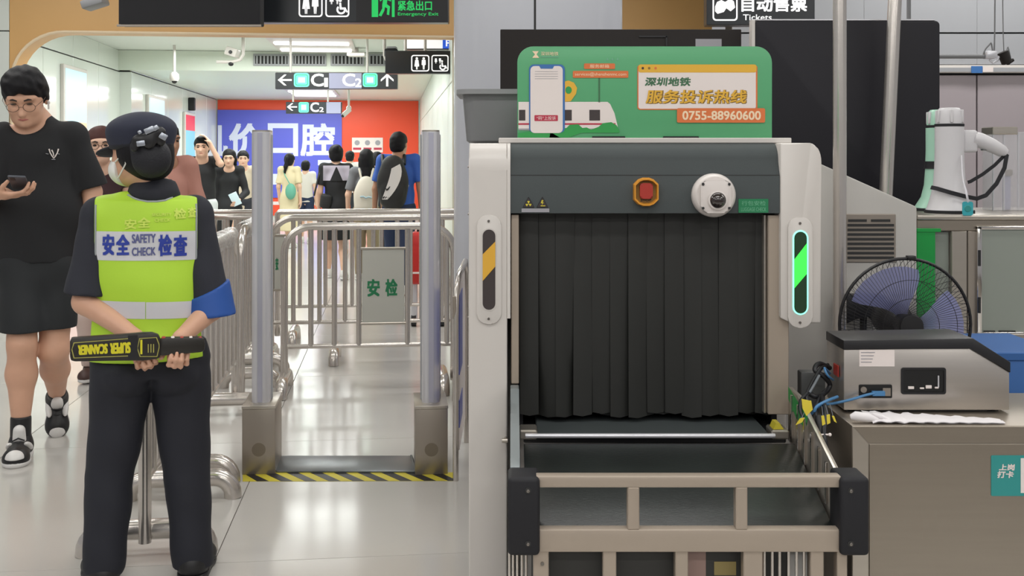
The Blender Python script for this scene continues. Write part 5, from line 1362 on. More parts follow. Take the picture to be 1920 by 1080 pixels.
def hand_prims(w, d, n, side, s=1.0, curl=(.35, .5, .4), spread=.06, thumb=(.6, .7, .35), rf=.0088, k=.006):
    """w wrist, d pointing direction, n direction the palm faces, side = which way the thumb lies along d x n"""
    w = V3(w); d = unit(d); n = unit(V3(n)-d*np.dot(n, d)); t = np.cross(d, n)*side
    P = [E(w+d*.048*s, V3(.040, .050, .017)*s, .012, np.stack([t, d, n], 1)), C(w, w+d*.03*s, .024*s, .027*s, .012)]
    Ls = ((.042, .026, .022), (.046, .030, .023), (.043, .028, .022), (.034, .021, .019))
    for i in range(4):
        b = w+d*.086*s+t*(.028-.0188*i)*s-(d*.008*s if i == 3 else 0)-(d*.003*s if i == 0 else 0)
        ang = 0; fd = unit(d+t*spread*(1.5-i)); p = b-fd*.012*s
        for j in range(3):
            ang += curl[j]; v = fd*math.cos(ang)+n*math.sin(ang); q = p+v*Ls[i][j]*s+(fd*.012*s if j == 0 else 0)
            r0 = rf*s*(1, .93, .86)[j]; P.append(C(p, q, r0, r0*.92, k)); p = q
    b = w+d*.022*s+t*.026*s; v = unit(t*thumb[0]+d*thumb[1]+n*thumb[2])
    q = b+v*.040*s; P.append(C(b, q, .0125*s, .0105*s, k*1.6))
    v2 = unit(v*.7+d*.5+n*.45); P.append(C(q, q+v2*.030*s, .0102*s, .0085*s, k))
    return P
def shoe(root, an, fd, up, L, wd, mats, h=.006, style='plain'):
    """an = ankle, fd = direction heel to toe, up = out of the ankle"""
    an, fd = V3(an), unit(fd); up = unit(V3(up)-fd*np.dot(up, fd)); t = np.cross(fd, up)
    Rm = np.stack([t, fd, up], 1)
    P_ = lambda a, b, c: an+t*a+fd*b+up*c
    hz = -.078
    up_ = [E(P_(0, -.005, hz+.045), (wd*.42, .055, .048), .03, Rm), C(P_(0, .0, hz+.045), P_(0, L*.50, hz+.032), wd*.42, wd*.42, .03), E(P_(0, L*.50, hz+.026), (wd*.5, L*.22, .034), .03, Rm), C(P_(0, .0, hz+.05), P_(0, -.0, hz+.10), wd*.44, wd*.40, .02, cuts=((P_(0, 0, hz+.098), up),))]
    o = sdf_obj('shoe', up_, h, mats[0], root, post=(keep(P_(0, 0, hz+.012), -up),))
    so = [E(P_(0, L*.46, hz+.010), (wd*.54, L*.27, .035), .03, Rm), E(P_(0, .0, hz+.010), (wd*.46, .068, .035), .03, Rm), C(P_(0, .0, hz+.01), P_(0, L*.4, hz+.01), wd*.44, wd*.46, .02)]
    sdf_obj('sole', so, h, mats[1], o, post=(keep(P_(0, 0, hz+.019), up), keep(P_(0, 0, hz-.006), -up)))
    if style == 'sneaker':
        sdf_obj('toe_cap', [E(P_(0, L*.53, hz+.0265), (wd*.445, L*.225, .0475), .02, Rm)], h*.7, mats[2], o, post=(keep(P_(0, L*.38, 0), -fd), keep(P_(0, 0, hz+.034), -up)))
        sdf_obj('tongue', [C(P_(0, .045, hz+.080), P_(0, .050, hz+.128), .030, .027, .01, cuts=())], h, mats[2], o)
        for sd in (-1, 1):
            sdf_obj('side_panel', [E(P_(sd*wd*.34, .045, hz+.052), (wd*.175, .075, .017), .01, Rm @ np.array(Matrix.Rotation(.42, 3, 'X')))], h, mats[2], o)
        for i in range(4):
            b = .055+i*.022; z = hz+.112-i*.0155
            MB().tube([Vector(P_(-.026, b-.004, z-.010)), Vector(P_(0, b+.004, z+.004)), Vector(P_(.026, b-.004, z-.010))], .0032, 8).obj('lace', mats[3], o, 80)
        sdf_obj('collar', [C(P_(0, -.005, hz+.088), P_(0, -.005, hz+.118), wd*.40, wd*.36, .01, cuts=((P_(0, 0, hz+.122), up),))], h, mats[0], o)
    return o
def drape(pts_grid, bvh, direction, off, mat, name, parent):
    """a cloth patch laid on a surface: rows of (x, z) points shot along `direction` from the outside"""
    m = MB(); rows = []
    for row in pts_grid:
        r = []
        for (x, z) in row:
            hit = bvh.ray_cast(Vector((x, -1.0 if direction.y > 0 else 1.0, z)), direction)
            r.append(m.bm.verts.new(hit[0]-direction*off) if hit[0] else None)
        rows.append(r)
    for A, B in zip(rows, rows[1:]):
        for k in range(len(A)-1):
            q = (A[k], A[k+1], B[k+1], B[k])
            if all(q) and max((q[i].co-q[(i+1) % 4].co).length for i in range(4)) < .08: m.bm.faces.new(q)
    return m.obj(name, mat, parent, 80)
def bvh_of(o):
    return BVHTree.FromPolygons([v.co.copy() for v in o.data.vertices], [tuple(p.vertices) for p in o.data.polygons])

# ------------------------------------------------------------------ the guard, seen from behind
GD = 3.5; gx0 = at(275, 0, GD).x
def seen_frame(x0, d0):
    # local frame of a figure whose y axis runs along the line of sight: pixel and local depth -> local point
    phi = math.atan2(-x0, d0); c, s_ = math.cos(phi), math.sin(phi)
    def f(px, py, y=0.0):
        t = (px-CX)/FOC; x = (t*(d0+y*c)-x0+y*s_)/(c-t*s_); Y = d0+x*s_+y*c
        return V3(x, y, CAMZ-(py-HY)*Y/FOC)
    return f, phi
G, gphi = seen_frame(gx0, GD)
gd = thing('person', 'security guard in navy uniform and lime vest seen from behind, hands behind back', 'person', (gx0, GD, 0), gphi)
HH = .006
gR = rotm(R(-136), R(4)); gc = G(262, 288, .02)
gnb = G(290, 356, .03)
shA, shB = G(188, 402, .035), G(366, 400, .035)
elA, elB = G(160, 566, -.01), G(400, 576, -.01)
wrA, wrB = G(254, 632, -.140), G(338, 634, -.150)
hiA, hiB = G(229, 706, .03), G(339, 706, .03)
knA, knB = G(207, 890, .04), G(350, 890, .03)
anA, anB = G(194, 1040, .03), G(362, 1040, .02)
body = head_prims(gc, gR, .94, gnb, True)
body += [C(gnb, G(285, 400, .03), .05, .08, .03, .8), C(shA, shB, .045, .045, .03), C(G(283, 440, .03), G(283, 560, .03), .11, .10, .04, .62), C(G(283, 560, .03), G(283, 670, .03), .10, .11, .04, .65),
         C(shA, elA, .044, .036, .02), C(elA, wrA, .040, .0245, .02), C(shB, elB, .044, .036, .02), C(elB, wrB, .040, .0245, .02),
         C(hiA, knA, .07, .05, .03), C(knA, anA, .05, .034, .03), C(hiB, knB, .07, .05, .03), C(knB, anB, .05, .034, .03)]
body += hand_prims(wrA, (.35, -.05, -.94), (.05, -1, .1), -1, .90, curl=(.95, .95, .75), thumb=(.5, .7, .6))
body += hand_prims(wrB, (-.12, -.25, -.96), (0, -1, -.05), 1, .92, curl=(1.25, 1.05, .75), thumb=(.55, .75, .45))
sdf_obj('body', body, .0048, 'skin', gd)
# trousers
tr_ = [C(G(283, 625, .03), G(283, 672, .03), .165, .190, .03, .66, cuts=((G(283, 700, .03), (0, 0, -1)),)), E(G(238, 700, .0), (.086, .105, .080), .012), E(G(328, 700, .0), (.086, .105, .080), .012), C(hiA, knA, .099, .077, .008), C(knA, anA-V3(0, 0, .03), .076, .066, .008), C(hiB, knB, .099, .075, .008), C(knB, anB-V3(0, 0, .03), .074, .066, .008)]
sdf_obj('trousers', tr_, HH, 'navy_dark', gd, post=(wrinkle(.0035, 2, 12, 13), keep((0, 0, .035), (0, 0, -1)), keep(G(283, 640), (0, 0, 1))))
# shirt with wide short sleeves
slA, slB = G(158, 600, -.012), G(402, 625, -.02)
zA, zB = G(160, 564)[2], G(400, 588)[2]
sh_ = [C(G(280, 450, .03), G(280, 560, .03), .150, .140, .03, .58), C(G(283, 560, .03), G(283, 690, .03), .140, .165, .03, .60, cuts=((G(283, 690, .03), (0, 0, -1)),)), C(shA, shB, .058, .058, .03), C(gnb, G(287, 395, .03), .056, .07, .03, .85),
       C(shA, slA, .056, .078, .025, cuts=((V3(0, 0, zA), V3(-.12, 0, -1)),)), C(shB, slB, .054, .078, .025, cuts=((V3(0, 0, zB), V3(.0, 0, -1)),))]
shirt = sdf_obj('shirt', sh_, HH, 'navy', gd, post=(wrinkle(.003, 4, 16, 15),))
sdf_obj('collar', [C(G(288, 366, .025), G(287, 338, .035), .086, .070, .02, .85, cuts=((G(287, 340, .02), (0, .35, 1)),))], HH, 'navy_dark', gd)
b1, b2 = G(362, 556), G(430, 522)
nrm = np.array([-(b2-b1)[2], 0, (b2-b1)[0]])
sdf_obj('blue_cuff', [C(shB, slB, .061, .085, .02, cuts=((V3(0, 0, zB-.002), (0, 0, -1)), (b1, nrm)))], HH, 'cuff_blue', gd, post=(wrinkle(.002, 8, 16, 12),))
MB().prism([(G(134, 498)[0], G(0, 498)[2]), (G(142, 495)[0], G(0, 495)[2]), (G(147, 455)[0], G(0, 455)[2]), (G(141, 450)[0], G(0, 450)[2])], -.085, -.080, 'y').obj('arm_patch', 'print_grey', shirt, 0) if False else None
# vest
vx0, vx1 = G(176, 400, -.06)[0], G(371, 400, -.06)[0]
ve_ = [C(G(275, 450, .03), G(275, 540, .03), .215, .195, .03, .51, cuts=((G(275, 376), (0, 0, 1)),)), C(G(275, 540, .03), G(282, 690, .03), .195, .205, .03, .60), C(G(204, 404, .02), G(345, 403, .02), .064, .064, .035), C(G(240, 385, .02), G(312, 384, .02), .042, .042, .03), E(G(282, 660, -.0), (.16, .10, .1), .04),
       E(G(288, 340, .02), (.080, .16, .062), .012, None, 's')]
def vestcut(X, Y, Z, A):
    fl = np.clip((1.0-Z)/.3, 0, 1)*.02
    A = np.maximum(A, X-(vx1+fl)); A = np.maximum(A, (vx0-fl)-X); return np.maximum(A, G(283, 670)[2]-Z)
vest = sdf_obj('vest', ve_, HH, 'vest', gd, post=(wrinkle(.0035, 6, 12, 10), vestcut))
vb = bvh_of(vest); FWD = Vector((0, 1, 0))
def gpx(px, py):                          # pixel -> (x, z) on the back, about .1 m before the axis
    p = G(px, py, -.10); return (p[0], p[2])
def band(py0, py1, px0, px1, mat, name, nx=34, nz=6, off=.0015, tilt=0):
    g_ = [[gpx(px0+(px1-px0)*i/(nx-1), py0+(py1-py0)*j/(nz-1)+tilt*(i/(nx-1)-.5)) for i in range(nx)] for j in range(nz)]
    return drape(g_, vb, FWD, off, mat, name, vest)
band(435, 490, 172, 374, 'vest_band', 'reflective_band', tilt=-1)
band(567, 599, 172, 272.3, 'vest_band', 'reflective_band', nx=18)
band(567.5, 599, 273.6, 378, 'vest_band', 'reflective_band', nx=18)
def line_on_vest(pxs, r, mat, name):
    pts = []
    for a, b in pxs:
        x, z = gpx(a, b); hit = vb.ray_cast(Vector((x, -1, z)), FWD)
        if hit[0]: pts.append(hit[0]-FWD*.001)
    if len(pts) < 3: return None
    return MB().tube(pts, r, 8).obj(name, mat, vest, 80)
line_on_vest([(239, 367), (250, 373), (262, 377), (276, 379), (294, 379), (310, 377), (324, 372), (333, 366)], .0036, 'vest_trim', 'neck_piping')
line_on_vest([(369.5, 384+k*12) for k in range(24)], .0032, 'vest_trim', 'side_piping')
line_on_vest([(177.8, 386+k*12) for k in range(18)], .0032, 'vest_trim', 'side_piping')
def on_vest(off):
    def f(co):
        out = co.copy()
        for i, (x, y, z) in enumerate(co):
            hit = vb.ray_cast(Vector((x, -1, z)), FWD)
            out[i, 1] = (hit[0].y if hit[0] else -.09)-off+(y)
        return out
    return f
def vtext(s_, px0, py0, px1, py1, mat, fat=.03, off=.0035):
    a, b = gpx(px0, py1), gpx(px1, py0)
    o = text(s_, a[0], a[1], b[0], b[1], 0.0, mat, vest, fat=fat)
    bm = bmesh.new(); bm.from_mesh(o.data)
    for _ in range(2): 
        es = [e for e in bm.edges if e.calc_length() > .014]
        if es: bmesh.ops.subdivide_edges(bm, edges=es, cuts=1)
    bmesh.ops.triangulate(bm, faces=bm.faces[:])
    for v in bm.verts:
        hit = vb.ray_cast(Vector((v.co.x, -1, v.co.z)), FWD)
        v.co.y = (hit[0].y if hit[0] else -.09)-off+v.co.y
    bm.to_mesh(o.data); bm.free(); return o
vtext('安', 191, 440, 214, 481, 'vest_blue', .03); vtext('全', 217, 440, 243, 480, 'vest_blue', .03)
vtext('检', 297, 440, 323, 482, 'vest_blue', .03); vtext('查', 326, 441, 352, 482, 'vest_blue', .03)
vtext('SAFETY', 247, 439, 292, 457, 'vest_print_grey' if 'vest_print_grey' in MATS else M('vest_print_grey', '5a5f8e', .5), .03)
vtext('CHECK', 247, 464, 292, 481, 'vest_print_grey', .03)
def vghost(s_, px0, py0, px1, py1, ang):
    o = vtext(s_, px0, py0, px1, py1, 'vest_print', .03, .0025); return o
vghost('安', 233, 411, 256, 431, 0); vghost('全', 258, 408, 282, 428, 0); vghost('SECURITY', 285, 400, 322, 406, 0); vghost('CHECK', 290, 410, 320, 417, 0); vghost('检', 327, 391, 350, 412, 0); vghost('查', 353, 389, 369, 409, 0)
# cap, hair bun in a net, bow, mask
cq = lambda p: hp_(gc, gR, p, .94)
ca = [E(cq((0, .012, .052)), (.098, .112, .080), .02, gR), E(cq((0, .015, .085)), (.104, .115, .050), .03, gR)]
capo = sdf_obj('cap', ca, HH, M('cap_navy', '262a3c', .75, bump=.1, bs=200), gd, post=(keep(cq((0, 0, .022)), gR @ V3(0, -.10, -1)),))
sdf_obj('cap_band', [E(cq((0, .012, .030)), (.096, .112, .030), .02, gR)], HH, 'navy_dark', capo, post=(keep(cq((0, 0, .012)), gR @ V3(0, -.10, -1)), keep(cq((0, 0, .040)), gR @ V3(0, .10, 1))))
sdf_obj('cap_brim', [E(cq((0, -.105, .018)), (.078, .062, .012), .01, gR @ np.array(Matrix.Rotation(R(14), 3, 'X')))], .005, 'navy_dark', capo)
sdf_obj('hair', [E(cq((0, .028, .008)), (.090, .092, .088), .02, gR), E(cq((0, .06, -.045)), (.070, .050, .050), .03, gR), E(cq((0, -.10, -.03)), (.085, .075, .10), .01, gR, 's')], HH, 'hair', gd, post=(keep(cq((0, 0, .03)), gR @ V3(0, 0, 1)),))
bun = sdf_obj('hair_bun', [E(G(284, 296, -.075), (.062, .050, .066), .02), E(G(270, 268, -.060), (.045, .045, .04), .03)], HH, M('bun_net', '14151d', .6, bump=.4, bs=160), gd)
bow = sdf_obj('hair_bow', [E(G(262, 262, -.125), (.024, .014, .019), .008), E(G(296, 248, -.125), (.026, .014, .020), .008), E(G(280, 262, -.13), (.022, .012, .03), .008), E(G(302, 262, -.12), (.016, .012, .022), .008), E(G(252, 276, -.12), (.014, .010, .016), .008)], .005, 'black', gd)
M('clip_silver', 'aab0ba', .25, .6)
for a, b, w, h, an in ((280, 244, .016, .009, 25), (264, 269, .013, .009, 8), (292, 240, .009, .008, 30), (306, 256, .010, .012, 60), (262, 248, .006, .006, 30)):
    MB().box((-w, -.003, -h), (w, .003, h), .003, 2, Matrix.Translation(G(a, b, -.145)) @ Matrix.Rotation(R(-an), 4, 'Y')).obj('bow_clip', 'clip_silver', bow, 40)
M('mask_white', 'e6e6e2', .6)
sdf_obj('face_mask', [E(cq((0, -.050, -.052)), (.066, .072, .058), .01, gR)], .005, 'mask_white', gd, post=(keep(cq((0, -.052, 0)), gR @ V3(0, 1, 0)),))
for sd in (1, -1):
    MB().tube([Vector(cq((sd*.060, -.060, -.028))), Vector(cq((sd*.078, -.02, -.016))), Vector(cq((sd*.088, .022, -.004))), Vector(cq((sd*.084, .02, -.036))), Vector(cq((sd*.060, -.045, -.082)))], .0025, 8).obj('mask_loop', 'mask_white', gd, 80)
for a, f in ((anA, (-.16, 1, 0)), (anB, (.22, 1, 0))):
    shoe(gd, V3(a[0], a[1]-.01, .082), f, (0, 0, 1), .26, .105, ('shoe_black', 'black'), .006)
# toe of the right shoe is turned outwards; the wand she holds
wn = thing('metal_detector_wand', 'black hand held metal detector wand with yellow lettering in the guard hands', 'scanner wand', (gx0, GD, 0), gphi)
WY = -.225
def wp(px, py): p = G(px, py, WY); return (p[0], p[2])
wm = MB().prism([wp(*q) for q in ((131, 640), (134, 634), (270, 624.5), (285, 624), (297, 628), (301, 636), (301, 668), (296, 673), (270, 676), (140, 678), (133, 676), (131, 668))], WY, WY+.026, 'y', .003).obj('blade', 'wand_black', wn, 30)
MB().prism([wp(*q) for q in ((300, 637), (305, 633), (378, 632), (383, 636), (385, 645), (384, 657), (378, 661), (300, 668))], WY+.002, WY+.024, 'y', .005).obj('handle', 'wand_black', wn, 40)
def wpoly(pxs, m_, nm, lv=1): return flat([wp(*q) for q in pxs], WY-.0006*lv, m_, wn, nm, .0005)
def wframe(pxs, t_, m_):
    cx = sum(a for a, b in pxs)/len(pxs); cz = sum(b for a, b in pxs)/len(pxs)
    inner = [(a+(t_ if a < cx else -t_), b+(t_ if b < cz else -t_)) for a, b in pxs]; n = len(pxs); m = MB()
    m.add([(wp(*q)[0], WY-.001, wp(*q)[1]) for q in pxs]+[(wp(*q)[0], WY-.001, wp(*q)[1]) for q in inner], [(k, (k+1) % n, n+(k+1) % n, n+k) for k in range(n)])
    m.obj('print_frame', m_, wn, 0)
wframe([(134, 656), (138, 642), (242, 634), (242, 668), (138, 672)], 1.6, 'wand_frame')
wframe([(257, 654), (261, 634), (294, 632), (299, 645), (299, 652), (295, 669), (262, 669)], 1.4, 'wand_frame')
wpoly([(240, 629), (258, 628), (258, 673), (240, 673)], 'black', 'printed_block')
for s_, a in (('SUPER', (206, 641, 245, 664)), ('SCANNER', (146, 644, 202, 666))):
    p, q = wp(a[0], a[3]), wp(a[2], a[1]); text(s_, p[0], p[1], q[0], q[1], WY-.0012, 'wand_yellow', wn, fat=.05, rot180=True)
wpoly([(263, 637), (267, 637), (267, 664), (263, 664)], 'wand_yellow', 'printed_bar', 2)
for k in range(3): wpoly([(277+k*5, 645), (279+k*5, 645), (279+k*5, 661), (277+k*5, 661)], 'wand_frame', 'printed_bar', 2)
for k in range(5):
    p = Vector(G(307+k*17, 634.5, WY)); MB().box((p.x-.006, WY+.003, p.z-.003), (p.x+.006, WY+.022, p.z+.004), .002, 1).obj('grip_rib', 'stop_red' if k % 2 == 0 else 'print_white', wn, 30)

# ------------------------------------------------------------------ the man walking towards the camera, looking at his phone
MD = 5.12; mx0 = at(75, 0, MD).x
Q, mphi = seen_frame(mx0, MD)
mn = thing('person', 'tall man in black T-shirt and shorts walking forward looking down at a phone', 'person', (mx0, MD, 0), mphi)
mR = rotm(R(-10), R(27), R(-2)); ms = 1.12; mc = Q(48, 184, -.045)
mnb = Q(72, 234, .03)
mA, mB_ = Q(10, 258, .02), Q(136, 258, .02)
eA, eB = Q(-26, 372, -.03), Q(172, 360, .03)
wA, wB = Q(-4, 362, -.26), Q(170, 458, -.05)
jA, jB = Q(42, 505, 0), Q(108, 505, 0)
kA, kB = Q(41, 645, -.10), Q(101, 655, -.04)
aA, aB = Q(39, 798, -.10), Q(107, 742, .27)
body = head_prims(mc, mR, ms, mnb)
body += [C(mnb, Q(74, 290, .02), .06, .10, .03, .8), C(mA, mB_, .06, .06, .04), C(Q(75, 300, .02), Q(75, 400, .02), .15, .14, .05, .62), C(Q(75, 400, .02), Q(75, 500, .02), .14, .15, .05, .65),
         C(mA, eA, .056, .046, .02), C(eA, wA, .047, .030, .02), C(mB_, eB, .056, .046, .02), C(eB, wB, .047, .030, .02),
         C(jA, kA, .090, .062, .03), C(kA, kA*.62+aA*.38+V3(0, .03, 0), .060, .067, .03), C(kA*.62+aA*.38+V3(0, .03, 0), aA, .066, .038, .03), C(aA, aA-V3(0, 0, .06), .038, .038, .02),
         C(jB, kB, .090, .064, .03), C(kB, kB*.62+aB*.38+V3(0, .02, -.01), .066, .066, .03), C(kB*.62+aB*.38+V3(0, .02, -.01), aB, .064, .038, .03)]
body += hand_prims(wA, (.86, -.42, -.10), (.12, .1, 1), 1, 1.05, curl=(.35, .55, .45), thumb=(.5, .5, .75))
body += hand_prims(wB, (.05, -.15, -1), (-1, .0, 0), 1, 1.05, curl=(.3, .45, .35))
sdf_obj('body', body, .0052, 'skin', mn)
face_parts(mn, mc, mR, ms, closed=True)
q = lambda p: Vector(hp_(mc, mR, p, ms))
M('rim_gold', '6a5648', .3, .6)
gl_ = None
for sd in (-1, 1):
    pts = [q((sd*(.032+.024*math.cos(a)), -.108+.004*abs(math.cos(a)), .004+.019*math.sin(a))) for a in [2*PI*k/20 for k in range(20)]]
    o = MB().tube(pts, .0014, 6, close=True).obj('glasses_rim', 'rim_gold', mn, 80)
    MB().tube([q((sd*.056, -.104, .006)), q((sd*.080, -.05, .012)), q((sd*.086, .01, .012))], .0014, 6).obj('glasses_temple', 'rim_gold', mn, 80)
MB().tube([q((-.009, -.109, .007)), q((0, -.113, .009)), q((.009, -.109, .007))], .0013, 6).obj('glasses_bridge', 'rim_gold', mn, 80)
hq = lambda p: hp_(mc, mR, p, ms)
sdf_obj('hair', [E(hq((0, .014, .048)), V3(.086, .104, .088)*ms, .02, mR), E(hq((0, -.02, .082)), V3(.080, .082, .052)*ms, .03, mR), E(hq((.068, .02, .02)), V3(.024, .045, .055)*ms, .02, mR), E(hq((-.068, .02, .02)), V3(.024, .045, .055)*ms, .02, mR), E(hq((0, -.108, -.030)), V3(.070, .070, .090)*ms, .012, mR, 's')], .0045, 'hair', mn, post=(wrinkle(.0028, 9, 90, 70), keep(hq((0, 0, -.024)), mR @ V3(0, -.55, -1))), relax=0)
MB().ball(q((.090, -.008, -.018)), .008, 12, 8).obj('earbud', 'shoe_white', mn, 80)
MB().tube([q((.090, -.010, -.018)), q((.089, -.018, -.045))], .004, 8).obj('earbud_stem', 'shoe_white', mn, 80)
# T-shirt
cA, cB = mA*.02+eA*.98, mB_*.08+eB*.92
tee = [C(Q(74, 304, .02), Q(75, 400, .02), .170, .186, .05, .66), C(Q(75, 400, .02), Q(74, 494, .02), .186, .186, .05, .70), C(mA, mB_, .075, .075, .045), C(mnb-V3(0, 0, .01), Q(74, 285, .02), .078, .12, .04, .9),
       C(mA, eA, .072, .080, .03, cuts=((cA, eA-mA),)), C(mB_, eB, .072, .080, .03, cuts=((cB, eB-mB_),)), E(hq((0, -.01, -.115)), V3(.078, .085, .05), .02, mR, 's')]
teo = sdf_obj('t_shirt', tee, .006, 'tee_black', mn, post=(wrinkle(.004, 12, 9, 9), keep(Q(75, 490), (0, 0, -1))))
tb_ = bvh_of(teo); BK = Vector((0, 1, 0))
def on_tee(px, py):
    p = Q(px, py, -.14); h_ = tb_.ray_cast(Vector((p[0], -1, p[2])), BK); return (h_[0] or Vector((p[0], -.14, p[2])))-BK*.004
for pts in (((92, 279), (94, 286), (98, 293), (101, 297)), ((110, 279), (108, 286), (104, 293), (101, 297)), ((97, 281), (100, 287), (101, 293))):
    MB().tube([on_tee(*p) for p in pts], [.0035]+[.0028]*(len(pts)-2)+[.0018], 6).obj('chest_emblem', 'print_white', teo, 80)
for pts in (((86, 288), (91, 289)), ((108, 288), (112, 289)), ((97, 299), (104, 299))):
    MB().tube([on_tee(*p) for p in pts], .0018, 6).obj('chest_emblem', 'print_grey', teo, 80)
# shorts
hA, hB = Q(40, 616)[2], Q(110, 611)[2]
sdf_obj('shorts', [C(Q(74, 470, .02), Q(74, 510, .02), .175, .185, .04, .70), C(jA, kA, .098, .100, .035), C(jB, kB, .098, .098, .035)], .006, 'short_black', mn, post=(wrinkle(.004, 15, 12, 10), lambda X, Y, Z, A: np.maximum(A, np.where(X < 0, hA, hB)-Z), keep(Q(75, 478), (0, 0, 1))))
for a, b, nm in ((aA, aA+V3(0, .005, .06), 'sock'), (aB, aB+V3(0, .02, .06), 'sock')):
    ax_ = (kA if a is aA else kB)-a; ax_ = ax_/np.linalg.norm(ax_)
    sdf_obj('sock', [C(a-ax_*.06, a+ax_*.05, .046, .046, .01, cuts=((a+ax_*.045, ax_),))], .006, 'shoe_black', mn)
sm = ('shoe_black', 'shoe_white', 'shoe_white', 'shoe_black')
shoe(mn, V3(aA[0], aA[1], .082), (-.12, -1, 0), (0, 0, 1), .30, .112, sm, .005, 'sneaker')
fdB = unit((.0, -.52, -.86)); shoe(mn, aB, fdB, unit((0, -.86, .52)), .275, .108, sm, .005, 'sneaker')
# his phone
ph = thing('phone', 'dark phone held in the hand of the walking man in black', 'phone', (mx0, MD, 0), mphi)
pc = Vector(wA)+Vector((.088, -.045, .046))
pm = Matrix.Translation(pc) @ Matrix.Rotation(R(-8), 4, 'Z') @ Matrix.Rotation(R(-24), 4, 'X') @ Matrix.Rotation(R(3), 4, 'Y')
MB().box((-.037, -.075, -.0045), (.037, .075, .0045), .003, 3, pm).obj('case', M('phone_case', '4b4d55', .35), ph, 40)
MB().box((-.034, -.072, .0045), (.034, .072, .0051), .0, 1, pm).obj('screen', M('phone_screen', '8f9aa8', .2, emit=.3), ph, 0)
MB().box((-.030, -.071, -.0062), (-.008, -.040, -.0045), .0008, 1, pm).obj('camera_bump', 'black', ph, 30)
